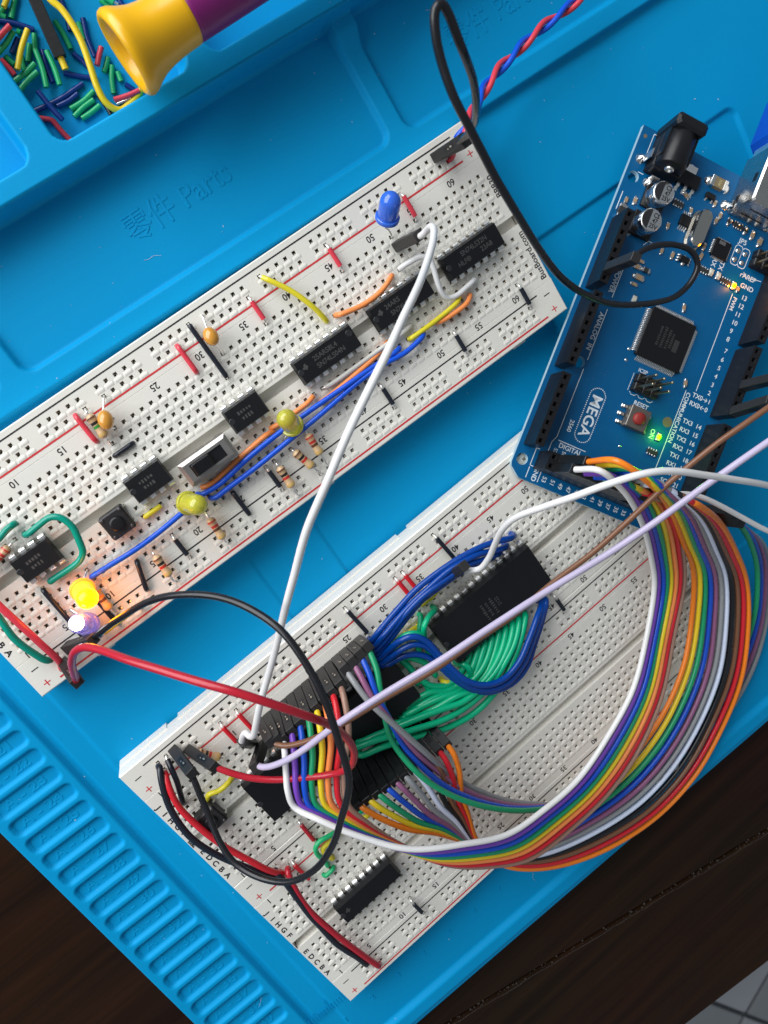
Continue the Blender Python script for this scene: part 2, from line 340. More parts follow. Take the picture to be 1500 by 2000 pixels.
# ------------------------------------------------------------------ breadboards
P = 2.54
B2A = math.degrees(0.0376879); B2T = (0.92243, -79.52264)
BM = {1: Matrix.Identity(4), 2: T(B2T[0], B2T[1], 0) @ RZ(B2A), 3: T(B2T[0], B2T[1], 0) @ RZ(B2A) @ T(-.0505, -44.9444, 0)}
ROW = dict(J=-5.5, I=-4.5, H=-3.5, G=-2.5, F=-1.5, E=1.5, D=2.5, C=3.5, B=4.5, A=5.5, m=-9.3, p=-8.3, n=8.27, q=9.27)
RAILC = [c for g in range(10) for c in range(3+6*g, 8+6*g)]
TOP = 8.5
def hl(c, r, z=TOP): return ((c-32)*P, -(ROW[r] if isinstance(r, str) else r)*P, z)
def bh(b, c, r, z=TOP):
    v = BM[b] @ Vector(hl(c, r, z)); return np.array(v)
_TXT = {}
def strip(c0, c1, r0, r1, rows, cols, groove=None):
    """moulded plate: a square funnel with a sprung contact under every hole, flat elsewhere"""
    m = MB(); xb = sorted(set([c0, c1]+[c+s for c in cols for s in (-.5, .5)])); yb = sorted(set([r0, r1]+[r+s for r in rows for s in (-.5, .5)]+([-.5, .5] if groove else [])))
    cs, rs = set(cols), set(rows)
    V = []; F = []; MI = []
    def ring(x, y, h, z, hy=None):
        hy = hy or h; i = len(V); V.extend([(x-h, y-hy, z), (x+h, y-hy, z), (x+h, y+hy, z), (x-h, y+hy, z)]); return i
    def quads(a, b, mi):
        for k in range(4): F.append((a+k, a+(k+1) % 4, b+(k+1) % 4, b+k)); MI.append(mi)
    for i in range(len(xb)-1):
        for j in range(len(yb)-1):
            cx, cy = (xb[i]+xb[i+1])/2, (yb[j]+yb[j+1])/2
            x, y = (cx-32)*P, -cy*P; hx, hy = (xb[i+1]-xb[i])*P/2, (yb[j+1]-yb[j])*P/2
            inc = any(abs(cx-c) < .01 for c in cs) and abs(xb[i+1]-xb[i]-1) < .01; inr = any(abs(cy-r) < .01 for r in rs) and abs(yb[j+1]-yb[j]-1) < .01
            ing = groove and -.5 < cy < .5
            if ing:
                k = len(V); z = TOP-groove; V.extend([(x-hx, y-hy, z), (x+hx, y-hy, z), (x+hx, y+hy, z), (x-hx, y+hy, z)]); F.append((k, k+1, k+2, k+3)); MI.append(0)
                for s in (-1, 1):
                    k = len(V); yy = y+s*hy; V.extend([(x-hx, yy, z), (x+hx, yy, z), (x+hx, yy+s*.25, TOP), (x-hx, yy+s*.25, TOP)]); F.append((k, k+1, k+2, k+3) if s > 0 else (k+3, k+2, k+1, k)); MI.append(0)
            elif inc and inr:
                zf = TOP                                        # square hole with sprung contact, rounded glossy rib behind it
                a = ring(x, y, 1.27, zf); d = ring(x, y, .53, zf); d2 = ring(x, y, .435, zf-.12); e = ring(x, y, .435, zf-.5); g = ring(x, y, .36, zf-3.2)
                quads(a, d, 0); quads(d, d2, 0); quads(d2, e, 0); quads(e, g, 1); F.append((g, g+1, g+2, g+3)); MI.append(2)
                k = len(V); V.extend([(x-.02, y-.40, zf-.95), (x+.40, y-.40, zf-.95), (x+.40, y-.02, zf-1.1), (x-.02, y-.02, zf-1.1), (x-.40, y+.05, zf-1.5), (x-.12, y+.05, zf-1.5), (x-.12, y+.40, zf-1.6), (x-.40, y+.40, zf-1.6)])
                F.append((k, k+1, k+2, k+3)); MI.append(3); F.append((k+4, k+5, k+6, k+7)); MI.append(1)
                k = len(V)
                for yy, hh in ((-.64, 0), (-.74, .035), (-.92, .085), (-1.12, .125), (-1.30, .13), (-1.50, .085), (-1.68, .03), (-1.78, 0)):
                    for xx, q in ((-1.10, 0), (-1.02, .7), (-.85, 1), (.85, 1), (1.02, .7), (1.10, 0)): V.append((x+xx, y+yy, zf-.001+hh*q))
                for r_ in range(7):
                    for c_ in range(5): o_ = k+r_*6+c_; F.append((o_+6, o_+7, o_+1, o_)); MI.append(4)
            else:
                k = len(V); V.extend([(x-hx, y-hy, TOP), (x+hx, y-hy, TOP), (x+hx, y+hy, TOP), (x-hx, y+hy, TOP)]); F.append((k, k+1, k+2, k+3)); MI.append(0)
    m.add(V, F); m.sm = [q == 4 for q in MI]; m.mi = [0 if q == 4 else q for q in MI]
    x0, x1, y0, y1 = (c0-32)*P, (c1-32)*P, -r1*P, -r0*P                 # bevelled rim and side walls
    o = .28
    for (ax, ay, bx, by, nx_, ny_) in ((x0, y0, x1, y0, 0, -1), (x1, y0, x1, y1, 1, 0), (x1, y1, x0, y1, 0, 1), (x0, y1, x0, y0, -1, 0)):
        ex, ey = nx_*o, ny_*o; tx, ty = (bx-ax), (by-ay); l = math.hypot(tx, ty); tx, ty = tx/l*o, ty/l*o
        A = (ax-tx+ex, ay-ty+ey); B = (bx+tx+ex, by+ty+ey)
        m.m = 0; m.add([(ax, ay, TOP), (bx, by, TOP), (B[0], B[1], TOP-.3), (A[0], A[1], TOP-.3), (B[0], B[1], 1.2), (A[0], A[1], 1.2)], [(3, 2, 1, 0), (5, 4, 2, 3)])
    return m
def marks(kind, c0=0, c1=0):
    """printed numbers, letters and rail lines of one strip: flat ink just above the plastic"""
    m = MB(); Z = TOP+.025
    if kind == 'terminal':
        for c in [1]+list(range(5, 61, 5)):
            for r in (-6.52, 6.62):
                x, y, _ = hl(c+(.12 if c > 1 else 0), r); m.text(str(c), 2.35, T(x, y, Z) @ RZ(180), stretch=.92)
        for L_ in 'ABCDEFGHIJ':
            x, y, _ = hl(-.08, ROW[L_]); m.text(L_, 2.05, T(x+.0, y, Z) @ RZ(-90), stretch=1.1)
        x, y, _ = hl(64.05, -3.9); m.text('BB830', 2.3, T(x, y, Z) @ RZ(90))
        x, y, _ = hl(64.05, 3.95); m.text('BusBoard.com', 2.35, T(x, y, Z) @ RZ(90))
    else:
        up = kind == 'upper'
        rb, rr_ = (-10.07, -7.55) if up else (7.62, 10.17)
        x0, x1 = (1.8-32)*P, (62.35-32)*P
        m.m = 0; m.box(((x0+x1)/2, -rb*P, Z), (x1-x0, .36, .01))
        m.m = 1; m.box(((x0+x1)/2, -rr_*P, Z), (x1-x0, .46, .01))
        for c in (.62, 63.4):
            x = (c-32)*P; rm, rp = (-9.35, -7.75) if up else (8.15, 9.85)
            m.m = 0; m.box((x, -rm*P, Z), (1.9, .26, .01))
            m.m = 1; m.box((x, -rp*P, Z), (1.8, .26, .01)); m.box((x, -rp*P, Z+.012), (.26, 1.8, .01))
    return m
def base_block(r0, r1, notches, tabs):
    m = MB(); x0, x1, y0, y1 = (-.55-32)*P, (64.65-32)*P, -r1*P-.55, -r0*P+.55; pl = [(x0, y0)]
    for c, w_ in tabs: x = (c-32)*P; pl += [(x-w_, y0), (x-w_*.75, y0-1.3), (x+w_*.75, y0-1.3), (x+w_, y0)]
    pl += [(x1, y0), (x1, y1)]
    for c, w_ in reversed(notches): x = (c-32)*P; pl += [(x+w_, y1), (x+w_*.8, y1-1.3), (x-w_*.8, y1-1.3), (x-w_, y1)]
    pl += [(x0, y1)]; m.prism(pl, 0.05, 3.4, .25); return m
def terminal(root, M):
    o = strip(-.5, 64.6, -6.93, 7.0, [-5.5,-4.5,-3.5,-2.5,-1.5,1.5,2.5,3.5,4.5,5.5], list(range(1, 64)), 2.6).build('terminal_strip', [BOARD, CLIP, BOARD, TIN], root); o.matrix_basis = mm(M)
    marks('terminal').build('printed_marks', [INK, REDINK], o)
def rail(root, M, up):
    o = strip(-.5, 64.65, *((-10.62, -7.0) if up else (7.08, 10.6)), [-9.3, -8.3] if up else [8.27, 9.27], RAILC).build('power_rail', [BOARD, CLIP, BOARD, TIN], root); o.matrix_basis = mm(M)
    marks('upper' if up else 'lower').build('printed_marks', [INK, REDINK], o)
bb1 = thing('breadboard', 'single white breadboard with logic chips, lit LEDs and slide switch, lying upper left', 'breadboard', BM[1])
I4 = Matrix.Identity(4)
terminal(bb1, I4); rail(bb1, I4, True); rail(bb1, I4, False)
base_block(-10.62, 10.6, [(6, 3), (32, 3), (58, 3)], [(6, 3), (33, 3), (59, 2.6)]).build('base', BOARD, bb1)
bb2 = thing('breadboard', 'double width white breadboard at the bottom carrying rainbow ribbon wires and large black chips', 'breadboard', BM[2])
M3 = T(-.0505, -44.9444, 0)
terminal(bb2, I4); rail(bb2, I4, True); rail(bb2, T(0, -.25, 0), False); terminal(bb2, M3); rail(bb2, M3, False)
b = base_block(-10.62, 10.55, [(6.05, 1.9), (37, 1.9), (58, 1.9)], []).build('base', BOARD, bb2)
b = base_block(-7.0, 10.6, [], [(6, 3), (33, 3), (59, 3)]).build('base', BOARD, bb2); b.matrix_basis = mm(M3)

# ------------------------------------------------------------------ chips
def dip_pin_mesh():
    m = MB(); m.box((0, -.5, 1.85), (1.42, .7, .26))
    m.add([(-.71, -.2, 1.98), (.71, -.2, 1.98), (.71, .16, 1.80), (-.71, .16, 1.80), (.71, .42, 1.35), (-.71, .42, 1.35), (.71, .50, .2), (-.71, .50, .2), (-.71, .2, .2), (.71, .2, .2), (-.71, -.2, 1.7), (.71, -.2, 1.7)], [(0, 1, 2, 3), (3, 2, 4, 5), (5, 4, 6, 7), (7, 6, 9, 8), (0, 3, 5, 7, 8, 10), (1, 11, 9, 6, 4, 2)])
    m.box((0, .33, -.9), (.55, .25, 2.2)); return m.mesh('pin', TIN)
PINM = dip_pin_mesh()
def dip(b, c0, n, label, r0='F', rowsp=3, text=(), notch='left', h=3.5, dot=False, group='dual inline chips', raise_=0., textrot=0, tsize=1.75, logo=None, name='logic_chip', blur=()):
    """n pins; first column c0; rows r0 and r0+rowsp"""
    y = -(ROW[r0]+rowsp/2)*P; w = n//2; M = BM[b] @ T((c0-32+(w-1)/2)*P, y, TOP+raise_)
    t = thing(name, label, 'chip', M, group); L_ = w*P-.6+.3; W = rowsp*P-1.35; z0 = .55
    m = MB(); a = L_/2; hb = W/2
    def body(rr_): return [(-a, -hb, z0), (a, -hb, z0), (a, hb, z0), (-a, hb, z0)]
    zs = [(z0, .0), (z0+.42*h, -.0), (z0+.42*h, .0), (z0+h, .42)]
    V = []; ny_ = [(0, 0), (0, 0)]
    for z, e in ((z0, .35), (z0+.45*h, 0), (z0+h, .38)):
        V += [(-a+e, -hb+e, z), (a-e, -hb+e, z), (a-e, hb-e, z), (-a+e, hb-e, z)]
    F = [(3, 2, 1, 0), (8, 9, 10, 11)]
    for r in (0, 4): F += [(r+k, r+(k+1) % 4, r+4+(k+1) % 4, r+4+k) for k in range(4)]
    m.add(V, F)
    m.build('body', EPOXY, t)
    m = MB(); m.m = 0                                            # end notch, pin-one dimple, printing
    nx_ = -a+.5 if notch == 'left' else a-.5
    zt = z0+h
    m.lathe([(.78, .0), (.78, .03), (.62, .035), (.55, .02)], 16, (nx_+(.3 if notch == 'left' else -.3), 0, zt))
    if dot: m.lathe([(.85, 0), (.85, .03), (.7, .035), (.66, .015)], 18, (a-1.5, hb-1.9, zt))
    m.build('index_mark', mat('glossy_epoxy', (.02, .021, .023), .22, var=0), t)
    if text or logo or blur:
        m = MB()
        for bx, by, bn in blur:                                  # worn, unreadable print
            for q in range(bn):
                m.M = T(bx, by, 0) @ RZ(textrot); m.box(((q-bn/2)*.78+.2, random.uniform(-.08, .08), zt+.012), (random.uniform(.3, .55), random.uniform(.5, 1.0), .012)); m.M = I4
        for s_, x, yy, sz in text: m.text(s_, sz, T(x, yy, zt+.02) @ RZ(textrot), stretch=.95)
        if logo:                                                 # small maker's emblem: notched angular block
            lx, ly = logo; m.prism([(lx-.8, ly-.5), (lx-.2, ly-.55), (lx-.1, ly-.95), (lx+.35, ly-.6), (lx+.75, ly-.2), (lx+.4, ly+.1), (lx+.35, ly+.7), (lx-.3, ly+.55), (lx-.25, ly+.1), (lx-.75, ly+.1)], zt+.01, zt+.022)
        m.build('marking', EPOXYM if b != 1 else GREYM, t)
    for k in range(w):
        x = (k-(w-1)/2)*P
        link('pin', PINM, t, T(x, rowsp*P/2, 0)); link('pin', PINM, t, T(x, -rowsp*P/2, 0) @ RZ(180))
    return t
dip(1, 55, 14, 'fourteen pin black chip marked SN74LS32N at the right end of the upper breadboard', text=(('SN74LS32N', .6, 1.1, 1.75), ('23A8', 3.6, -.75, 1.75), ('HLF®', -3.5, -.9, 1.7)))
dip(1, 46, 14, 'black chip partly crossed by the long white wire, middle of the three fourteen pin ones', text=(('24ARS', -2.4, 1.1, 1.7), ('SN74LS', -1.4, -.9, 1.7)), logo=(-6.2, .9))
dip(1, 37, 14, 'fourteen pin black chip marked SN74LS04N with a round dimple, left of the two others', text=(('25ARS8L4', -.2, 1.0, 1.75), ('SN74LS04N', .4, -.95, 1.75)), logo=(-6.3, .7), dot=True)
dip(1, 29, 8, 'eight pin black chip right of the slide switch and above the green LED', blur=((0, .8, 5), (0, -.7, 4)))
dip(1, 18, 8, 'eight pin black chip between the slide switch and the round push button', blur=((0, .8, 5), (0, -.7, 4)))
dip(1, 6, 8, 'eight pin black chip hooked round by a teal wire at the far left', blur=((0, .8, 5), (0, -.7, 4)))
dip(2, 33, 28, 'wide black memory chip with loops of blue and green wires around its right half', 'G', 6, text=(('2122', 1.6, 0, 1.5),), blur=((-3.2, 0, 7), (-1.7, 0, 6), (-.1, 0, 7)), textrot=90, h=4.0, raise_=.9, name='memory_chip')
dip(2, 8, 40, 'long wide black processor chip under the rainbow wires on the double breadboard', 'G', 6, h=4.0, raise_=.9, name='processor_chip')
dip(3, 6, 16, 'sixteen pin black chip alone on the lowest breadboard section', logo=(-7.2, .5), h=3.7)
# ------------------------------------------------------------------ small parts pushed into the boards
def wire_thing(name, label, cat, group, path, color, r, bare=0., bare2=None, seg=10, part='insulation', rb=.3, wob=0.):
    """one insulated wire: insulation plus the stripped ends that go down into the holes"""
    path = np.array(path, float)
    if wob: path = wobble(path, wob)
    off = path[0].copy()
    t = thing(name, label, cat, T(*off), group)
    d = np.r_[0, np.cumsum(np.linalg.norm(np.diff(path, axis=0), axis=1))]; L_ = d[-1]; b2 = bare if bare2 is None else bare2
    k = (d >= bare) & (d <= L_-b2); m = MB(); m.tube(path[k], r, seg); m.build(part, wm(color), t, off)
    for sel in ((d <= bare+.5), (d >= L_-b2-.5)):
        if sel.sum() > 1 and (bare if sel[0] else b2) > 0: m = MB(); m.tube(path[sel], rb, 7); m.build('bare_end', TIN, t, off)
    return t
def arch(a, b, h, dip_=1.6, r=.6):
    """flat staple-shaped path between two holes"""
    a = np.array(a); b = np.array(b); u = (b-a)/np.linalg.norm(b-a); z = np.array([0, 0, 1.])
    return catmull([a-z*dip_, a+z*h*.35, a+u*.55+z*h*.9, a+u*1.5+z*h, (a+b)/2+z*h, b-u*1.5+z*h, b-u*.55+z*h*.9, b+z*h*.35, b-z*dip_], .35)
JG = 'short jumper wires on the breadboards'
def jumper(b, c0, r0, c1, r1, color, label, h=1.0, bare=3.2, bare2=None, r=.62, mid=None, b2=None):
    A, B = bh(b, c0, r0), bh(b2 or b, c1, r1)
    if mid is None: path = arch(A, B, h)
    else:
        z = np.array([0, 0, 1.]); M_ = [np.array(q, float) for q in mid]
        d0 = M_[0]-A; d0[2] = 0; d0 /= np.linalg.norm(d0)+1e-9; d1 = M_[-1]-B; d1[2] = 0; d1 /= np.linalg.norm(d1)+1e-9
        path = catmull([A-z*1.6, A+z*.3, A+d0*.7+z*.95]+M_+[B+d1*.7+z*.95, B+z*.3, B-z*1.6], .5)
    return wire_thing('jumper_wire', label, 'jumper wire', JG, path, color, r, bare, bare2)
U = 'of the upper breadboard'
jumper(1, 55, 'p', 55, 'J', 'coral', 'short red jumper beside the unlit blue LED', 1.3)
jumper(1, 46, 'p', 46, 'J', 'coral', 'short red jumper below the printed 45 on the top edge '+U, 1.1)
jumper(1, 37, 'p', 37, 'J', 'coral', 'short red jumper right of the printed 35 on the top edge '+U, 1.1)
jumper(1, 29, 'p', 29, 'J', 'coral', 'red jumper just left of the printed 30, near the long black jumper', 1.3, 1.6)
jumper(1, 18, 'p', 18, 'J', 'coral', 'red jumper beside the green banded resistor at the top edge '+U, 1.3, 1.6)
jumper(1, 31, 'm', 31, -3.5, 'ink', 'long black jumper running from the top rail past the printed 30', 1.2, 2.6)
jumper(1, 18.5, -3.5, 20.4, -3.5, 'ink', 'tiny black jumper lying flat among the holes of the upper breadboard', .75, 1.2)
jumper(1, 61, 'A', 61, 'n', 'ink', 'short black jumper at printed 60, right end '+U, 1.0)
jumper(1, 52.4, 'A', 52.4, 'n', 'ink', 'short black jumper below printed 50 on the lower rail '+U, 1.0)
jumper(1, 43, 'A', 43, 'n', 'ink', 'black jumper left of printed 45 on the lower rail '+U, 1.0)
jumper(1, 29, 'A', 29, 'n', 'ink', 'short black jumper touching the left side of a resistor', 1.0)
jumper(1, 25, 'A', 25, 'n', 'ink', 'black jumper covering printed 25 under the blue wires', 1.0, 2.2)
jumper(1, 18, 'A', 18, 'n', 'ink', 'short black jumper left of printed 20 on the lower rail '+U, 1.1)
jumper(1, 14, 'A', 13, 'n', 'ink', 'slanted black jumper left of printed 15 '+U, 1.2, 2.0)
jumper(1, 6, 2.5, 5.9, 'n', 'ink', 'black jumper left of the glowing amber LED', 1.2, 2.2)
jumper(1, 9, 'A', 9, 'q', 'ink', 'black jumper right of the glowing amber LED, in its orange light', 1.2, 2.2)
def P_(*a): return [at(*q) for q in a]
jumper(1, 39, 'm', 42, 'G', 'lemon', 'curved yellow jumper crossing the top rail near printed 40', mid=P_((523, 546, 10.2), (570, 569, 10.8), (612, 600, 10.6)), bare=2.4, bare2=1.8, r=.68)
jumper(1, 43, 'G', 50, 'G', 'peach', 'curved orange jumper above the chip right of the yellow jumper', mid=P_((665, 614, 10), (710, 595, 10.4), (745, 568, 10.2)), bare=1.6, r=.66)
jumper(1, 48, 3.5, 55, 2.9, 'lemon', 'straight yellow jumper below the right hand white wire loop', mid=P_((803, 661, 10), (850, 627, 10.3), (893, 590, 10.2)), bare=1.6, r=.66)
jumper(1, 51, 3.5, 56, 3.5, 'peach', 'orange jumper side by side with the straight yellow jumper', mid=P_((860, 628, 9.9), (890, 610, 10.4), (912, 592, 10.3)), bare=1.6, r=.66)
jumper(1, 38, 2.5, 49, 2.5, 'bone', 'pale grey jumper along the lower side of the dimpled chip', mid=P_((650, 748, 10), (720, 698, 10.4), (780, 655, 10.2)), bare=2.6, bare2=2.2, r=.6)
jumper(1, 37, 3.5, 46, 2.5, 'peach', 'orange jumper running beside the pale grey jumper', mid=P_((638, 778, 10), (690, 735, 10.4), (735, 695, 10.2)), bare=1.6, r=.66)
jumper(1, 31.6, 2.7, 37, 2.5, 'peach', 'orange jumper passing behind the upper green LED', mid=P_((545, 828, 10), (580, 803, 10.4), (602, 786, 10.2)), bare=1.6, bare2=2.6, r=.66)
jumper(1, 23, 3.5, 31.6, 3.1, 'peach', 'orange jumper tucked under the steel slide switch', mid=P_((412, 945, 9.9), (470, 893, 10.2), (520, 850, 10.4)), bare=1.8, r=.68)
jumper(1, 27, 3.7, 30, 3.6, 'lemon', 'yellow jumper between the slide switch and the blue wires', mid=P_((485, 895, 10.0), (498, 884, 10.3)), bare=1.6, r=.68)
jumper(1, 17, 2.6, 19, 2.6, 'lemon', 'short yellow jumper right of the round push button', .9, 2.2, r=.64)
def longwire(label, color, pts, group, name='hookup_wire', cat='wire', r=.66, bare=2., bare2=None, step=.8): return wire_thing(name, label, cat, group, catmull(pts, step), color, r, bare, bare2, wob=.16)
BG = 'long blue hookup wires on the upper breadboard'
z3 = np.array([0, 0, 1.])
def down(p, k=1.6): return [np.array(p)-z3*k]
longwire('blue wire nearest the lower rail, ending left of the lower green LED', 'cobalt', down(bh(1, 50.1, 3.5))+P_((826, 656, 10.4), (815, 668, 10.8), (790, 690, 11), (742, 718, 11.2), (700, 747, 11), (610, 821, 11.2), (515, 899, 11), (440, 958, 10.8), (419, 973, 10.3))+down(bh(1, 22.8, 4.5)), BG, bare=1.8)
longwire('blue wire running behind both green LEDs, side by side with the other long blue wire', 'cobalt', down(bh(1, 47, 3.5))+P_((779, 683, 10.4), (760, 697, 10.8), (700, 738, 11.2), (600, 806, 11.2), (535, 855, 11), (480, 902, 11), (430, 945, 10.8), (400, 963, 10.4), (393, 966, 9.8))+down(bh(1, 22, 3.5)), BG, bare=1.8)
longwire('blue wire from the lower green LED to the glowing amber LED, violet in its light', 'cobalt', down(bh(1, 20.6, 3.6))+P_((368, 990, 10.2), (350, 1006, 10.8), (300, 1047, 11), (240, 1090, 11), (195, 1118, 10.8), (180, 1127, 10.2))+down(bh(1, 10, 4.5)), BG, bare=1.6)
longwire('teal wire looping round the right end of the leftmost eight pin chip', 'teal', down(bh(1, 7.8, -2.5), 1)+P_((53, 1044, 10.2), (75, 1026, 11.4), (97, 1011, 12.4), (118, 1012, 12.8), (142, 1030, 13), (157, 1060, 12.8), (163, 1080, 12.4), (155, 1097, 11.8), (135, 1112, 11), (108, 1129, 10.2), (98, 1136, 9.6))+down(bh(1, 6.7, 2.5), 1), 'teal wires', r=.8, bare=1.2)
longwire('teal wire stub entering from the left edge above the half hidden resistor', 'teal', down(bh(1, 8, -3.5), 1)+P_((27, 1024, 10), (15, 1034, 10.8), (-5, 1056, 11), (-40, 1080, 11), (-60, 1110, 10))+down(bh(1, 2.2, 1.6), 1), 'teal wires', r=.8, bare=1.4)
longwire('thick red wire coming from the left edge down to the lower corner rail', 'coral', P_((-60, 1135, 12), (-20, 1163, 14), (0, 1183, 14.5), (40, 1220, 14), (80, 1258, 12.6), (112, 1288, 10.8), (119, 1297, 9.6), (121, 1306, 8.9))+down(bh(1, 2.9, 'q'), 1), 'wires at the lower left corner of the upper breadboard', r=.85, bare=0, bare2=1.0)
longwire('teal wire underneath the thick red wire at the left edge', 'teal', P_((-60, 1150, 11), (-20, 1185, 12), (2, 1210, 12.2), (30, 1245, 12), (65, 1273, 11.4), (95, 1290, 10))+down(bh(1, 2.7, 'n'), 1), 'wires at the lower left corner of the upper breadboard', r=.85, bare=0, bare2=1.0)
longwire('white wire loop around the left end of the SN74LS32N chip', 'white', down(bh(1, 51, -2.5), 1)+P_((783, 523, 10.2), (800, 512, 11.6), (822, 502, 12.6), (838, 507, 13), (846, 525, 12.8), (853, 548, 12.2), (862, 570, 11.4), (874, 581, 10.8), (892, 577, 10.6), (910, 562, 10.5), (925, 548, 10.2))+down(bh(1, 57.4, 2.5), 1), 'white hookup wires', r=.72, bare=1.5)
# ---- double breadboard jumpers
D = ' on the double breadboard'
jumper(2, 10, 'p', 10, 'J', 'red', 'left red jumper beside the white wire plug'+D, 1.4)
jumper(2, 12, 'p', 12, 'J', 'red', 'right red jumper under the long white wire'+D, 1.4)
jumper(2, 33, 'p', 33.1, 'J', 'red', 'left one of two parallel red jumpers near printed 35'+D, 1.3)
jumper(2, 34, 'p', 34.1, 'J', 'red', 'right one of two parallel red jumpers near printed 35'+D, 1.3)
jumper(2, 27, 'm', 27.2, 'J', 'ink', 'black jumper between printed 25 and 30 on the top rail'+D, 1.5)
jumper(2, 39, 'm', 39.3, 'J', 'ink', 'black jumper just left of printed 40 on the top rail'+D, 1.5)
jumper(2, 9, 6.0, 8.8, 9.27, 'wine', 'red jumper crossing the middle rail below the black processor chip', 1.2)
jumper(2, 5.6, 9.27, 5.7, 12.4, 'red', 'red jumper beside the black loop wire at the middle rail', 1.3)
jumper(2, 46, 'A', 46, 'n', 'ink', 'short black jumper near printed 45 on the middle rail', 1.4, 4.0)
jumper(3, 12, 'A', 12, 'n', 'ink', 'short black jumper near printed 10 on the bottom rail', 1.4, 4.0)
jumper(3, 7.0, -4.4, 8.3, -4.4, 'leaf', 'tiny green jumper above the lone sixteen pin chip', 1.0, .8)
jumper(2, 3.9, -2.8, 7.4, -2.9, 'lemon', 'yellow jumper beside the lower left end of the long processor chip', mid=P_((408, 1552, 10.3), (430, 1543, 10.8), (447, 1528, 10.6)), bare=.8, r=.72)
jumper(2, 4, 'm', 2, -4.2, 'ink', 'short black jumper parallel to the red and black pair'+D, mid=P_((334, 1500, 11), (345, 1525, 11.4), (353, 1553, 10.6)), bare=2.4, bare2=.6, r=.74)
PG = 'black and red power wires along the left edge of the double breadboard'
longwire('upper black power wire of the pair at the left edge', 'ink', down(bh(2, 3, 'm'))+[bh(2, 3, 'm', 9.6)]+P_((312, 1500, 12), (317, 1530, 13.5), (333, 1580, 14), (372, 1632, 14), (430, 1672, 13.5), (490, 1698, 13), (530, 1712, 12), (545, 1712, 10))+down(bh(2, 3.4, 'n')), PG, r=.85, bare=3.4, bare2=1.)
longwire('upper red power wire of the pair at the left edge', 'red', down(bh(2, 3, 'p'))+[bh(2, 3, 'p', 9.6)]+P_((323, 1512, 12), (330, 1535, 13.5), (350, 1575, 14), (395, 1620, 14), (450, 1660, 13.5), (510, 1693, 13), (540, 1703, 11.5), (553, 1706, 9.8))+down(bh(2, 3.4, 'q')), PG, r=.85, bare=3.4, bare2=1.)
longwire('lower black power wire ending near the bottom corner', 'ink', down(bh(2, 4, 'n'))+[bh(2, 4, 'n', 9.6)]+P_((540, 1707, 11.5), (556, 1722, 12.5), (580, 1755, 13), (610, 1796, 13), (655, 1840, 12.5), (700, 1872, 11.5), (716, 1884, 10))+down(bh(3, 3.5, 8.5)), PG, r=.85, bare=3.2, bare2=1.)
longwire('lower red power wire ending near the bottom corner', 'wine', down(bh(2, 5, 'q'))+[bh(2, 5, 'q', 9.6)]+P_((563, 1702, 11.5), (575, 1730, 12.5), (600, 1770, 13), (640, 1812, 13), (690, 1850, 12.2), (725, 1876, 11), (740, 1886, 9.8))+down(bh(3, 4.5, 9.6)), PG, r=.85, bare=3.2, bare2=1.)
longwire('green wire hooked behind the black loop below the ribbon', 'leaf', P_((668, 1617, 10.4), (645, 1632, 11.4), (625, 1644, 11.6), (617, 1656, 11.4), (620, 1668, 10.8), (634, 1680, 10), (640, 1690, 9.4))+down(bh(3, 8.2, -5.5)), 'green and yellow stubs below the ribbon', r=.72, bare=0, bare2=1)
longwire('yellow wire behind the black loop below the ribbon', 'lemon', P_((665, 1625, 9.8), (645, 1645, 10.6), (630, 1658, 10.8), (634, 1668, 10.4), (646, 1675, 9.8), (650, 1677, 9.2))+down(bh(3, 8.9, -5.3)), 'green and yellow stubs below the ribbon', r=.72, bare=0, bare2=1)
longwire('pale green wire stub by the lower left end of the plug row', 'jade', P_((712, 1580, 9.4), (704, 1586, 10), (696, 1590, 9.6), (690, 1596, 8.9)), 'green and yellow stubs below the ribbon', r=.72, bare=0, bare2=.6)
longwire('pale yellow wire stub by the lower left end of the plug row', 'lemon', P_((724, 1588, 9.4), (716, 1594, 10), (708, 1598, 9.6), (702, 1603, 8.9)), 'green and yellow stubs below the ribbon', r=.72, bare=0, bare2=.6)

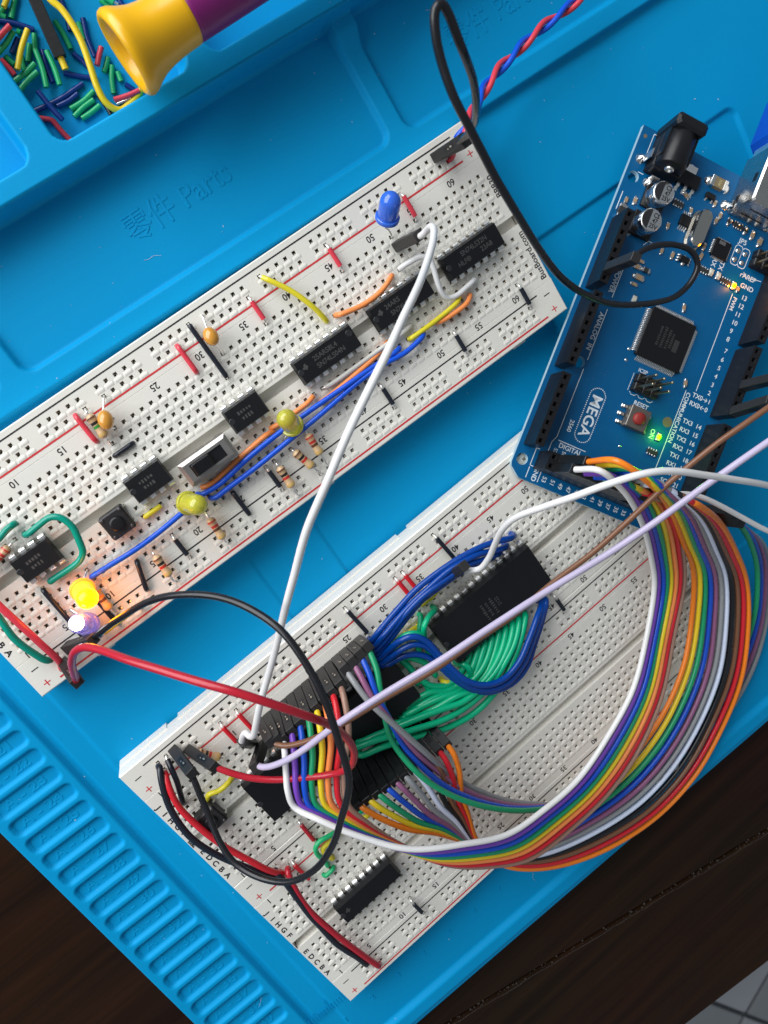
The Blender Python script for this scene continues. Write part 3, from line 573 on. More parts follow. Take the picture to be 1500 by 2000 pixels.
# ---- resistors
BANDC = {'brown': (.11,.035,.015), 'black': (.012,.011,.011), 'red': (.50,.025,.02), 'green': (.03,.25,.04), 'gold': (.55,.36,.10), 'orange': (.8,.25,.03)}
def resistor(b, c0, r0, c1, r1, bands, label, h=2.0, shift=0., zoff=None, L_=6.3, d0=None):
    A, B = bh(b, c0, r0), bh(b, c1, r1); u = (B-A)/np.linalg.norm(B-A); mid = (A+B)/2+u*shift+z3*h; a = mid-u*L_/2; e = mid+u*L_/2
    t = thing('resistor', label, 'resistor', T(*mid), 'carbon film resistors')
    prof = [(.0, 0), (.35, .02), (.8, .25), (1.12, .7), (1.15, 1.2), (1.02, 1.75), (.93, 2.2), (.93, 4.1), (1.02, 4.55), (1.15, 5.1), (1.12, 5.6), (.8, 6.05), (.35, 6.28), (0, 6.3)]
    m = MB(); m.lathe(prof, 18, a-mid, u); m.build('body', TANB, t)
    rad = lambda q: float(np.interp(q, [p[1] for p in prof], [p[0] for p in prof]))
    for q, cn in zip((1.0, 2.35, 3.25, 5.25) if len(bands) == 4 else (1.0, 2.1, 2.9, 3.7, 5.25), bands):
        m = MB(); w_ = .34; m.lathe([(rad(q-w_)+.015, q-w_), (rad(q)+.02, q), (rad(q+w_)+.015, q+w_)], 18, a-mid, u); m.build('colour_band', mat('band_'+cn, BANDC[cn], .35, var=0, coat=.3), t)
    for p, e_ in ((A, a), (B, e)):
        k = -u if p is A else u
        m = MB(); g = np.linalg.norm((p-e_)[:2]); m.tube(catmull([e_, e_+k*min(.7, g*.5), p+z3*(h*.55)-k*.1, p+z3*.2, p-z3*1.5], .3)-mid, .27, 7); m.build('lead', TIN, t)
    return t
resistor(1, 19, 'p', 18.9, -4.5, ('brown', 'black', 'green', 'gold'), 'resistor with a green band beside the red jumper at the top edge', 1.9, -.3)
resistor(1, 34.1, 4.7, 34, 8.9, ('red', 'red', 'brown', 'gold'), 'resistor beside printed 35 with red bands, right of a matching one', 2.3, -1.2)
resistor(1, 32, 'A', 33, 'q', ('brown', 'black', 'red', 'gold'), 'resistor below the upper green LED, second from the right of three', 2.2, -1.2)
resistor(1, 30, 'A', 29.9, 9.6, ('brown', 'black', 'red', 'gold'), 'resistor touching a black jumper, left one of the three under the blue wires', 2.0, -.6)
resistor(1, 21.8, 5.3, 21.6, 'q', ('red', 'red', 'brown', 'gold'), 'resistor below the lower green LED right of printed 20', 2.2, .2)
resistor(1, 15.7, 'A', 15.5, 'q', ('brown', 'black', 'red', 'gold'), 'resistor right of printed 15 on the lower edge', 2.0, -.4)
resistor(1, 9.6, 4.4, 9.4, 8.4, ('orange', 'orange', 'brown', 'gold'), 'resistor glowing orange in the light of the lit amber LED', 2.2)
resistor(1, 7, -2.5, 2.9, -1.5, ('red', 'red', 'red', 'gold'), 'resistor cut by the left picture edge beside the eight pin chip', 2.2, -.8)
resistor(2, 6.4, 'p', 8.1, -5.4, ('brown', 'black', 'red', 'gold'), 'resistor behind the red plugged connector'+D, 2.2, .2)

# ---- ceramic capacitors
def ceramic(A, top, B, label, rot=0):
    t = thing('ceramic_capacitor', label, 'capacitor', T(*top), 'ochre ceramic capacitors')
    m = MB(); k = 14
    prof = [(1.75*math.sin(math.pi*i/12), -2.3*math.cos(math.pi*i/12)) for i in range(13)]
    ax = (top-(A+B)/2); ax = (B-A)/np.linalg.norm(B-A)*.9+z3*.35
    m.lathe(prof, 18, (0, 0, 0), ax); m.build('body', CERA, t)
    for p, s in ((A, -1), (B, 1)):
        e = top+ax/np.linalg.norm(ax)*s*1.9
        m = MB(); m.tube(catmull([e, (e*.45+p*.55)+z3*.6, p+z3*.6, p-z3*1.5], .3)-top, .25, 7); m.build('lead', TIN, t)
ceramic(bh(1, 32.5, 'm'), at(412, 657, 12), bh(1, 32, 'J'), 'ochre ceramic capacitor right of the long black jumper')
ceramic(bh(1, 21, 'p'), at(206, 820, 12), bh(1, 20, 'J'), 'ochre ceramic capacitor touching the green banded resistor')

# ---- LEDs
def led(base, dome, leads, label, color, body, emis=None, es=0, r=2.45, L_=6.2, tip=None):
    base = np.array(base, float); ax = np.array(dome, float)-base; ax /= np.linalg.norm(ax)
    t = thing('led', label, 'LED', T(*base), 'round five millimetre LEDs')
    prof = [(r-.02, .9), (r, 1.0), (r, L_-r)]+[(r*math.cos(a), L_-r+r*math.sin(a)) for a in np.linspace(.15, math.pi/2-.02, 8)]
    split = L_-r*.3 if tip else None
    if emis:
        lo_ = [p for p in prof if p[1] <= split] if tip else []
        if tip:
            m = MB(); m.lathe(lo_, 24, (0, 0, 0), ax); m.build('lens', body, t)
            m = MB(); m.lathe([lo_[-1]]+[p for p in prof if p[1] > split], 24, (0, 0, 0), ax); m.build('glowing_tip', mat('led_light_'+color, (1, 1, 1), .3, emis=emis, es=es, var=0), t)
        else:
            sp_ = L_-r*1.02
            m = MB(); m.lathe([p for p in prof if p[1] <= sp_]+[(r, sp_)], 24, (0, 0, 0), ax); m.build('lens', mat('led_glow_'+color, (.9, .4, .05), .25, emis=(1, .36, .0), es=1.7, var=0), t)
            m = MB(); m.lathe([(r, sp_)]+[p for p in prof if p[1] > sp_], 24, (0, 0, 0), ax); m.build('glowing_tip', mat('led_light_'+color, emis, .3, emis=emis, es=es, var=0), t)
            pl = bpy.data.lights.new('led_glow', 'POINT'); pl.energy = .0034; pl.color = emis; pl.shadow_soft_size = .002
            po = bpy.data.objects.new('led_glow', pl); COL.objects.link(po); po.parent = t; po.location = Vector(ax*(L_+3.2)*S)
    else:
        m = MB(); m.lathe(prof, 24, (0, 0, 0), ax); m.build('lens', body, t)
    m = MB(); m.lathe([(r-.1, 0), (r+.42, 0), (r+.45, .15), (r+.45, .85), (r+.35, 1.0), (r-.05, 1.02)], 24, (0, 0, 0), ax); m.build('flange', body, t)
    for p, s in zip(leads, (-1, 1)):
        q = base+np.array([1.0*s, .0, 0]); m = MB(); m.tube(catmull([q+ax*.4, q-ax*.9, (q*.4+np.array(p)*.6)+z3*.5, np.array(p)+z3*.3, np.array(p)-z3*1.5], .3)-base, .26, 7); m.build('lead', TIN, t)
    return t
GRN = mat('led_yellow_green', (.78, .76, .08), .16, trans=.5, sss=.25, var=.03, coat=.3)
BLU = mat('led_blue', (.05, .19, .85), .16, trans=.28, sss=.2, var=.03, coat=.3)
AMB = mat('led_amber_skirt', (.9, .42, .05), .2, trans=.3, sss=.2, emis=(1, .3, .02), es=.9, var=0)
CLR = mat('led_clear_skirt', (.30, .26, .42), .1, trans=.6, var=0, emis=(.3, .25, 1), es=.16)
led(at(756, 428, 15.5), at(767, 372, 22), [bh(1, 52, 'J'), bh(1, 55, 'p')], 'unlit frosted blue LED leaning on long legs at the top edge', 'blue', BLU, r=2.5, L_=7.4)
led(at(571, 832, 11), at(553, 810, 18), [bh(1, 31.8, 4.5), bh(1, 34, 4.5)], 'unlit yellow green LED beside the slide switch, the upper right one of two', 'green', GRN, L_=7.6)
led(at(365, 982, 11), at(395, 988, 18), [bh(1, 20, 3.5), bh(1, 20, 4.5)], 'unlit yellow green LED near printed 20, the lower left one of two', 'green', GRN, L_=7.6)
led(at(160, 1150, 11), at(173, 1174, 17), [bh(1, 10, 3.5), bh(1, 8.9, 3.5)], 'lit amber LED glowing bright yellow at the lower left', 'amber', AMB, (1, .27, .0), 36, L_=7.4)
led(at(172, 1219, 11), at(146, 1217, 19), [bh(1, 7.2, 'n'), bh(1, 6.6, 'A')], 'lit LED with a blinding bluish white tip below the amber LED', 'white', CLR, (.80, .88, 1), 12, r=2.35, L_=8.4, tip=True)

# ---- slide switch and push buttons
sw = thing('slide_switch', 'steel cased slide switch with a ribbed black slider in the middle of the upper breadboard', 'switch', BM[1] @ T((25.0-32)*P, -1.5*P, TOP))
m = MB(); w_, d_, hh = 13.2, 6.1, 6.0
m.prism([(-w_/2, -d_/2), (w_/2, -d_/2), (w_/2, d_/2), (-w_/2, d_/2)], .7, 5.4, 0)
q = .85; x_, y_ = w_/2, d_/2
m.add([(-x_, -y_, 5.4), (x_, -y_, 5.4), (x_, y_, 5.4), (-x_, y_, 5.4), (-x_+q, -y_+q, 5.93), (x_-q, -y_+q, 5.93), (x_-q, y_-q, 5.93), (-x_+q, y_-q, 5.93)], [(0, 1, 5, 4), (1, 2, 6, 5), (2, 3, 7, 6), (3, 0, 4, 7)])
for a in ((-x_+q, x_-q, 1.55, y_-q), (-x_+q, x_-q, -y_+q, -1.7), (-x_+q, -4.4, -1.7, 1.55), (4.4, x_-q, -1.7, 1.55)):
    m.box(((a[0]+a[1])/2, (a[2]+a[3])/2, 5.66), (a[1]-a[0], a[3]-a[2], .54))
m.build('case', STEEL, sw)
m = MB(); m.box((0, -.08, 5.45), (8.7, 3.2, .06)); m.build('slot', BLKPL, sw)
m = MB(); m.box((-1.6, -.08, 6.1), (5.0, 3.0, 1.4), .2)
for k in range(6): m.box((-3.6+k*.75, -.08, 6.95), (.36, 2.8, .4))
m.build('slider', BLKPL, sw)
for x in (-5.2, 0, 5.2):
    for s in (-1, 1): m = MB(); m.box((x, s*(d_/2+.12), 3.2), (1.9, .25, 4.4)); m.build('case_tab', STEEL, sw)
for x in (-2.54, 0, 2.54): m = MB(); m.box((x, 2.54, -.4), (.7, .3, 2.6)); m.build('pin', TIN, sw)
def button(M, label):
    t = thing('push_button', label, 'button', M, 'square push buttons')
    m = MB(); m.box((0, 0, 2.0), (6.2, 6.2, 3.4), .35); m.build('housing', BLKPL, t)
    m = MB(); m.box((0, 0, 3.85), (5.9, 5.9, .3), .25); m.build('cover', mat('button_cover', (.035, .032, .034), .28, .35, var=.15), t)
    m = MB(); m.lathe([(1.75, 3.9), (1.75, 4.7), (1.6, 5.0), (1.2, 5.08), (0.2, 5.1)], 24); m.build('plunger', BLKPL, t)
    for x in (-2.35, 2.35):
        for y in (-2.35, 2.35): m = MB(); m.lathe([(.42, 3.95), (.4, 4.1), (.25, 4.18)], 12, (x, y, 0)); m.build('rivet', mat('button_rivet', (.10, .09, .09), .25, .6), t)
    for x in (-3.2, 3.2):
        for y in (-2.3, 2.3): m = MB(); m.tube(catmull([(x*.9, y, 1.4), (x*1.05, y, 1.0), (x*1.02, y, .1), (x, y, -1.4)], .3), .3, 6); m.build('leg', TIN, t)
button(BM[1] @ T((15.0-32)*P, -1.45*P, TOP) @ RZ(0), 'square black push button with a round plunger left of the eight pin chip')
button(BM[2] @ T((3.1-32)*P, 1.35*P, TOP) @ RZ(4), 'square black push button half hidden under the black plug wire on the double breadboard')
# ------------------------------------------------------------------ plugs (crimp housings) and loose leads
m = MB()
m.box((0, 0, 7), (2.46, 2.46, 14), .12)
HOUSM = m.mesh('housing', BLKSOFT)
m = MB(); m.box((0, 1.24, 8.6), (1.15, .06, 4.2)); m.box((0, -1.24, 8.6), (1.15, .06, 4.2)); WINM = m.mesh('latch_window', BLKPL)
m = MB(); m.box((.12, 1.25, 9.6), (.4, .08, .9)); m.box((-.1, 1.25, 8.2), (.3, .08, .5)); LATM = m.mesh('contact', CLIP)
m = MB(); m.box((0, 0, -1.4), (.55, .55, 3.0)); PINX = m.mesh('pin', CLIP)
HOUS_SHADED = HOUSM.copy(); HOUS_SHADED.materials.clear(); HOUS_SHADED.materials.append(DARKPL)  # plug copy with the shade it stands in painted into its colour
def plug(parent, p0, p1, side=(1, 0, 0), off=(0, 0, 0), pin=True, shaded=False):
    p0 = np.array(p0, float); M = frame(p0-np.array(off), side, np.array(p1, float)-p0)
    h = link('housing', HOUS_SHADED if shaded else HOUSM, parent, M); link('latch_window', WINM, h)
    if not shaded: link('contact', LATM, h)
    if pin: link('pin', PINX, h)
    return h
def ptop(p0, p1, L_=13.4):
    p0 = np.array(p0, float); d = np.array(p1, float)-p0; return p0+d/np.linalg.norm(d)*L_
BX = np.array(BM[2].to_3x3() @ Vector((1, 0, 0)))

def ribbon(name, label, E1, E2, colors, plugs, r=.80):
    """flat cable of single wires: every wire interpolates between the two edge paths (u, v, z)"""
    A = np.array([at(*q) for q in E1]); B = np.array([at(*q) for q in E2]); n = len(colors); off = A[0].copy()
    t = thing(name, label, 'ribbon cable', T(*off), 'rainbow ribbon cables')
    sh = rng.normal(0, .28, A.shape); sh[:2] = sh[-2:] = 0
    for i, c in enumerate(colors):
        k = i/(n-1); path = A*(1-k)+B*k+sh
        m = MB(); m.tube(wobble(catmull(path, 1.0), .13, 24.), r, 9); m.build('wire', wm(c, .36), t, off)
    for (p0, p1, side, shaded) in plugs: plug(t, p0, p1, side, off, True, shaded)
    return t
WHITE_BROWN = ('white', 'purple', 'blue', 'green', 'yellow', 'salmon', 'red', 'tan')
RA1 = [(553,1437,21),(556,1470,24),(558,1510,25),(560,1545,26),(575,1578,27),(620,1605,30),(700,1634,33),(800,1656,36),(900,1652,36),(990,1626,33),(1060,1585,30),(1130,1520,26),(1190,1435,23),(1235,1345,20),(1265,1250,18),(1279,1150,17),(1272,1085,22),(1250,1010,31),(1220,957,38),(1170,918,40),(1124,917,33.5)]
RA2 = [(663,1333,21),(673,1365,25),(682,1425,27),(672,1515,27),(683,1572,27),(722,1614,26),(790,1655,25),(880,1688,25),(960,1694,25),(1035,1672,24),(1120,1614,22),(1190,1544,20),(1245,1468,18),(1290,1360,17),(1318,1245,16),(1337,1140,16),(1332,1060,21),(1318,1012,28),(1304,982,31.5),(1283,973,35.5),(1252,968,35)]
RB1 = [(697,1568,21),(713,1581,23),(745,1597,23),(800,1614,22),(850,1628,20),(900,1640,18),(960,1648,15),(1040,1630,14),(1130,1575,14),(1200,1515,15),(1250,1462,15),(1300,1385,14),(1335,1290,13),(1353,1190,13),(1352,1120,14),(1335,1055,23),(1308,990,36),(1266,940,44.5),(1205,901,44),(1147,902,33)]
RB2 = [(873,1454,21),(885,1470,22),(897,1500,21),(906,1545,20),(914,1590,19),(930,1640,18),(980,1686,16),(1060,1698,14),(1170,1667,10),(1280,1598,6),(1353,1521,5),(1405,1432,6.5),(1446,1325,10),(1462,1220,13.5),(1456,1140,15),(1434,1068,24),(1408,1023,33.5),(1382,997,40),(1352,981,42),(1322,976,37)]
RC1 = [(717,1262,21),(735,1305,24),(745,1350,25),(752,1400,25),(775,1455,24),(815,1505,26),(870,1548,26),(940,1574,24),(1020,1582,20),(1120,1560,11.5),(1230,1500,11),(1340,1420,8),(1425,1320,7),(1470,1215,11),(1481,1125,14),(1466,1060,20),(1441,1020,25),(1412,1003,28),(1385,998,29.5)]
RC2 = [(673,1305,21),(690,1330,24),(725,1372,26),(790,1432,27),(835,1470,26),(880,1507,20),(925,1540,17),(985,1562,14),(1050,1570,12),(1140,1565,11),(1260,1530,9),(1380,1440,5),(1455,1335,4),(1490,1240,4),(1504,1125,6),(1492,1065,13),(1462,1036,20),(1434,1020,25.5),(1406,1015,28)]
def strip_plugs(E1, E2, n, c0, r, dirc, b=2):
    out = []; A, B = at(*E1), at(*E2)
    for i in range(n):
        k = i/(n-1); p0 = bh(b, c0+i*dirc, r, TOP+.4); p1 = A*(1-k)+B*k
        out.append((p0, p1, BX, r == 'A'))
    return out
# board pose of the controller (plane under the header sockets)
MR = Matrix(((-0.8453671, 0.5325874, -0.0412937, 129.92169), (-0.5321807, -0.8329823, 0.1514074, 0.577875), (0.0462408, 0.1499706, 0.9876085, 5.41268), (0, 0, 0, 1)))
def mg(x, y, z=0): return np.array(MR @ Vector((x, y, z)))
MX = np.array(MR.to_3x3() @ Vector((0, 1, 0)))
def mega_plugs(E1, E2, n, x, y0, dy):
    out = []; A, B = at(*E1), at(*E2)
    for i in range(n):
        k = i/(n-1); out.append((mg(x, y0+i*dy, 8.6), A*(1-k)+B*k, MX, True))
    return out
ribbon('ribbon_cable', 'eight wire rainbow ribbon from white to brown, the innermost loop', RA1, RA2, WHITE_BROWN, strip_plugs(RA1[0], RA2[0], 8, 15, 'J', 1)+mega_plugs(RA1[-1], RA2[-1], 8, 96.52, 10.16, 2.54))
ribbon('ribbon_cable', 'eleven wire rainbow ribbon with orange at both edges, the wide outer loop', RB1, RB2, ('orange','yellow','green','blue','mauve','grey','sky','black','brown','red','orange'), strip_plugs(RB1[0], RB2[0], 11, 16, 'A', 1)+mega_plugs(RB1[-1], RB2[-1], 11, 93.98, 10.16, 2.54))
ribbon('ribbon_cable', 'four wire ribbon of green, blue, mauve and grey passing below the others', RC1, RC2, ('green', 'blue', 'mauve', 'grey'), strip_plugs(RC1[0], RC2[0], 4, 26, 'J', -1)+mega_plugs(RC1[-1], RC2[-1], 4, 93.98, 43.18, 2.54))
sp = thing('spare_plug', 'empty black plug at the left end of the upper plug row', 'connector', T(*bh(2, 14, 'J', TOP)), 'plugs')
plug(sp, bh(2, 14, 'J', TOP+.4), bh(2, 14.1, 'J', 30), BX, bh(2, 14, 'J', TOP))

def lead(label, color, pts, p0=None, side=None, r=.74, p9=None, side9=None, group='loose jumper leads with black plugs', name='jumper_lead', plugdir=None, pindir=True):
    """stranded lead; p0/p9 = pin position of a plug at the start/end (world mm)"""
    W = [at(*q) for q in pts]; off = np.array(W[0])
    t = thing(name, label, 'jumper lead', T(*off), group)
    m = MB(); m.tube(wobble(catmull(W, .9), .22, 12.), r, 12); m.build('insulation', wm(color, .36), t, off)
    if p0 is not None: plug(t, p0, W[0], side if side is not None else BX, off, pindir)
    if p9 is not None: plug(t, p9, W[-1], side9 if side9 is not None else BX, off, pindir)
    return t
U9 = lambda c, r, b=1: bh(b, c, r, TOP+.5)
def toward(p, q, L_=13.6): p = np.array(p); d = np.array(q)-p; return p+d/np.linalg.norm(d)*L_
lead('long white lead from the upper breadboard down to the red jumpers of the double breadboard', 'white', [(814,462,21.5),(822,461,23),(833,452,25.5),(842,444,29),(849,447,32),(848,470,36),(834,515,42),(805,585,52),(765,670,60),(720,760,63),(672,860,63),(630,960,60),(595,1055,55),(567,1150,49),(545,1240,43),(525,1320,38),(508,1385,34),(500,1420,31),(495,1438,28.5),(487,1438,26.5),(481,1432,25.5),(475,1437,24),(472,1447,22)],
     U9(52, -4.5), None, .80, U9(11, -4.5, 2))
lead('thick red lead arching from the lower left corner plug across to the double breadboard', 'wine', [(149,1330,21.5),(146,1312,26),(143,1288,31),(147,1272,35),(162,1266,38),(200,1272,42),(300,1304,52),(400,1338,59),(500,1369,62),(590,1398,60),(640,1416,55),(675,1440,48),(691,1470,41),(684,1497,35),(660,1509,31),(625,1515,28),(580,1519,26),(530,1520,24),(480,1515,22.5),(440,1505,21.5),(415,1496,20.5)],
     U9(3, 'q'), None, .84, U9(6, -8.3, 2))
lead('black lead looping from the lower left plug over the ribbon to the double breadboard', 'black', [(168,1254,17),(190,1241,20),(230,1213,25),(290,1172,32),(350,1160,38),(430,1168,44),(500,1198,50),(555,1240,54),(605,1308,57),(642,1380,59),(665,1450,59),(677,1530,57),(668,1600,53),(645,1660,48),(610,1703,43),(560,1725,38),(510,1718,33),(465,1690,29),(430,1645,26),(408,1600,24),(390,1555,22.5),(377,1520,21.5),(370,1505,20.5)],
     U9(4.1, 'n'), None, .78, U9(5, -9.3, 2))
lead('thin yellow lead hidden below the black lead in the amber light', 'yellow', [(205,1236,11),(225,1222,12.5),(250,1205,13),(268,1191,11.5),(273,1187,9.6),(274,1186,8)], None, None, .5)
lead('black lead looping high over the corner of the upper breadboard to the blue circuit board', 'black', [(886,288,17),(898,275,22),(915,255,32),(928,225,45),(930,190,55),(918,140,64),(900,85,70),(878,30,72),(862,8,73),(850,22,73),(850,70,72),(860,120,71),(885,190,70),(920,255,68),(955,315,65),(985,370,62),(1015,425,58),(1055,490,52),(1100,545,45),(1150,580,38),(1215,596,32),(1280,592,28),(1325,575,25.5),(1352,545,25.5),(1362,515,26),(1350,490,26.5),(1320,479,27),(1290,479,27.5),(1262,486,28),(1244,497,28),(1232,507,27.5)],
     U9(60.2, 'm'), None, .78, mg(43.18, 2.54, 8.6), MX)
lead('white lead arching over the corner of the blue circuit board to the memory chip', 'white', [(897,1112,17.5),(915,1114,19),(935,1111,22),(952,1090,26),(966,1060,31),(983,1030,37),(1010,1008,43),(1060,990,50),(1120,970,56),(1180,948,60),(1250,929,63),(1320,923,63),(1390,928,61),(1450,938,58),(1530,955,52)],
     U9(37.7, 'I', 2), None, .78)
lead('lilac tinted white lead running straight to the upper right above the brown one', 'lilac', [(501,1491,20),(508,1497,22.5),(525,1497,25),(560,1484,29),(600,1460,33),(650,1422,38),(700,1388,42),(800,1326,45),(900,1264,46),(1000,1200,46),(1100,1135,46),(1200,1070,48),(1300,1002,52),(1400,932,56),(1460,890,58),(1540,836,60)],
     U9(11.6, -3.5, 2), None, .80)
lead('brown lead running alongside the lilac white lead to the right edge', 'brown', [(526,1443,20.5),(534,1451,22),(555,1456,24),(590,1449,27),(625,1434,30),(670,1408,34),(740,1368,37),(820,1322,38),(900,1273,38),(1000,1203,38),(1090,1130,38),(1160,1075,39),(1230,1013,41),(1300,950,44),(1400,868,48),(1460,826,50),(1545,765,52)],
     U9(13, 'J', 2), None, .74)
lead('short white lead leaving the far corner of the circuit board to the right edge', 'white', [(1306,968,39),(1335,965,40),(1365,970,40),(1400,984,39),(1450,1009,37),(1540,1055,34)], None, None, .72)
lead('black lead with a plug in the lower digital socket at the right edge', 'black', [(1500,784,37),(1540,772,39),(1580,755,40)], mg(63.5, 50.8, 8.6), MX, .74)
lead('black lead with a plug in the upper digital socket at the right edge', 'black', [(1518,738,37),(1550,722,39),(1590,705,40)], mg(55.9, 50.8, 8.6), MX, .74)
# twisted supply pair
ctr = catmull([at(*q) for q in [(896,274,20),(903,262,21.5),(914,240,22),(932,203,20),(962,150,17),(1000,110,15.5),(1045,65,14.5),(1090,30,14),(1135,-5,14),(1190,-50,14)]], .6)
tw = thing('twisted_pair', 'red and blue twisted supply wires plugged into the top corner of the upper breadboard', 'wire', T(*ctr[0]))
ds = np.r_[0, np.cumsum(np.linalg.norm(np.diff(ctr, axis=0), axis=1))]; tg = np.gradient(ctr, axis=0); tg /= np.linalg.norm(tg, axis=1)[:, None]
s1 = np.cross(tg, [0, 0, 1]); s1 /= np.linalg.norm(s1, axis=1)[:, None]; s2 = np.cross(s1, tg)
for ph, c in ((0.4, 'coral'), (math.pi+.4, 'cobalt')):
    an = ds/17.0*2*math.pi+ph; m = MB(); m.tube(ctr+.74*(np.cos(an)[:, None]*s1+np.sin(an)[:, None]*s2), .70, 12); m.build('wire', wm(c), tw, ctr[0])
plug(tw, U9(60, 'm'), at(898, 275, 21), (0, 1, 0), ctr[0]); plug(tw, U9(61, 'm'), at(913, 266, 21), (0, 1, 0), ctr[0])
m = MB(); m.tube(catmull([at(889, 282, 15), at(886, 296, 12), at(884, 306, 9.5), bh(1, 61, 'p', 7)], .5), .68, 10); m.build('wire', wm('coral'), tw, ctr[0])

# ------------------------------------------------------------------ solid core bundles between the two big chips
GG = 'green data wires beside the memory chip'
gpaths = [
 [(1026,1200,11),(1020,1240,13),(1004,1285,14),(980,1333,14.5),(932,1388,15),(880,1418,15.5),(820,1437,16),(750,1456,16),(705,1474,15)],
 [(1012,1208,11),(1006,1250,13.5),(990,1290,15),(960,1335,15.5),(915,1378,16),(868,1405,16.5),(810,1424,17),(740,1444,17),(690,1460,16)],
 [(1000,1216,11),(995,1255,13.5),(975,1300,15),(945,1338,16),(905,1368,16.5),(860,1385,16.5),(800,1408,16),(745,1432,15),(700,1450,14)],
 [(987,1225,11),(982,1260,13),(965,1300,14.5),(935,1340,15.5),(890,1362,15.5),(850,1385,15),(810,1402,14),(770,1412,13)],
 [(974,1234,11),(968,1270,12.5),(950,1310,13.5),(920,1348,14.5),(880,1370,15),(848,1390,14.5),(800,1405,13),(770,1420,12)],
 [(960,1243,11),(952,1280,12.5),(935,1315,13.5),(905,1345,14),(865,1362,14),(830,1378,13.5),(795,1395,13)],
 [(947,1253,11),(938,1290,12.5),(925,1320,13),(895,1348,13.5),(850,1362,13.2),(818,1380,13),(785,1402,12)],
 [(932,1262,11),(925,1295,12.5),(905,1330,13),(870,1350,12.6),(840,1352,12.4),(805,1372,12),(790,1392,11)],
 [(918,1274,10.5),(908,1300,12),(890,1325,12),(868,1340,11.6),(840,1340,11.4),(815,1322,11),(795,1300,11),(772,1280,10.5)],
 [(895,1298,10.5),(900,1296,12),(912,1302,13),(920,1318,13),(925,1335,12.5),(900,1352,12),(860,1372,12)],
]
for k, q in enumerate(gpaths):
    W = [at(*p) for p in q]; W = [W[0]-z3*3.5]+W+[W[-1]-z3*3]
    longwire('green data wire %s' % ('along the outer lower edge of the green bundle', 'second from the outer lower edge of the green bundle', 'third from the outer lower edge of the green bundle', 'in the middle of the green bundle with a bright highlight', 'in the middle of the green bundle close to the blue loop', 'sixth from the outer edge of the green bundle', 'on the inner side of the green bundle by the memory chip', 'second innermost of the green bundle', 'curling back to the plug row end of the processor chip', 'bent into a small hook at the inside of the bundle')[k], 'jade', W, GG, r=.93, bare=0)
for k, q in enumerate([[(850,1190,11),(838,1205,14),(830,1222,15),(828,1240,14),(834,1262,12),(838,1285,10)], [(832,1260,11),(828,1246,13.5),(812,1238,14.5),(795,1240,14),(778,1250,12.5),(765,1265,11)], [(822,1205,10),(818,1235,11),(816,1265,11),(820,1290,10.5)], [(780,1285,11),(795,1283,12),(820,1290,12.5),(840,1305,12),(850,1320,11)], [(775,1275,10),(790,1292,11),(805,1310,11),(815,1335,10.5)], [(826,1330,10.5),(835,1350,11),(828,1372,11),(812,1390,10.5)]]):
    W = [at(*p) for p in q]; W = [W[0]-z3*3.2]+W+[W[-1]-z3*3.2]
    longwire('short green wire %s' % ('bending up against the left edge of the memory chip', 'arching over near the blue wires left of the memory chip', 'standing upright behind the blue loops', 'crossing below the lower blue loop', 'running down from the blue loops towards the lilac lead', 'below the lilac lead inside the gap between the chips')[k], 'jade', W, 'short green wires between the two large chips', r=.8, bare=0)
bpaths = [
 [(1004,1046,10.5),(997,1052,12.5),(975,1057,13.5),(940,1068,14),(900,1088,14),(855,1118,14),(810,1155,14),(770,1200,13.5),(742,1234,12.5),(726,1252,10.5)],
 [(990,1066,10.5),(972,1075,13),(935,1083,14.5),(895,1104,15),(850,1137,15),(810,1172,15),(770,1217,14.5),(745,1246,13.5),(730,1264,11)],
 [(976,1078,10.5),(955,1088,13),(915,1103,14.5),(875,1128,15),(830,1160,15.5),(795,1195,15),(765,1232,14),(745,1258,13),(734,1272,11)],
 [(962,1088,10.5),(940,1098,13),(900,1118,14),(860,1146,14.5),(825,1172,14.5),(795,1206,14),(765,1245,13.5),(748,1266,12.5),(738,1280,11)],
 [(742,1288,12),(756,1272,14),(775,1256,16),(795,1247,17.5),(815,1246,18),(838,1256,18),(858,1276,18),(885,1306,18.5),(915,1330,19),(950,1338,19),(985,1325,18.5),(1015,1290,17.5),(1035,1245,16),(1050,1205,14),(1058,1178,11)],
 [(744,1297,12),(760,1285,14),(780,1270,15.5),(800,1260,16.5),(818,1259,17),(838,1268,17),(858,1288,17),(885,1316,17.5),(918,1340,18),(955,1347,18),(992,1333,17.5),(1022,1297,16.5),(1041,1248,15),(1054,1210,13.5),(1062,1176,11)],
 [(746,1304,12),(762,1296,13.5),(785,1284,14.5),(810,1279,15),(835,1284,15.5),(855,1298,15.5),(885,1325,16),(920,1345,16.5),(960,1352,16.5),(1000,1336,16),(1030,1300,15),(1046,1255,14),(1058,1215,13),(1066,1172,11)],
]
for k, q in enumerate(bpaths):
    W = [at(*p) for p in q]; W = [W[0]-z3*3]+W+[W[-1]-z3*3]
    longwire('dark blue wire %s' % ('ending in a hook beyond the white lead, topmost of the bundle', 'second of the bundle running to the upper plug row', 'third of the bundle running to the upper plug row', 'lowest of the straight bundle along the memory chip edge', 'forming the highest loop around the green wires', 'forming the middle loop around the green wires', 'forming the lowest loop around the green wires')[k], 'royal', W, 'dark blue data wires around the memory chip', r=.88, bare=0)
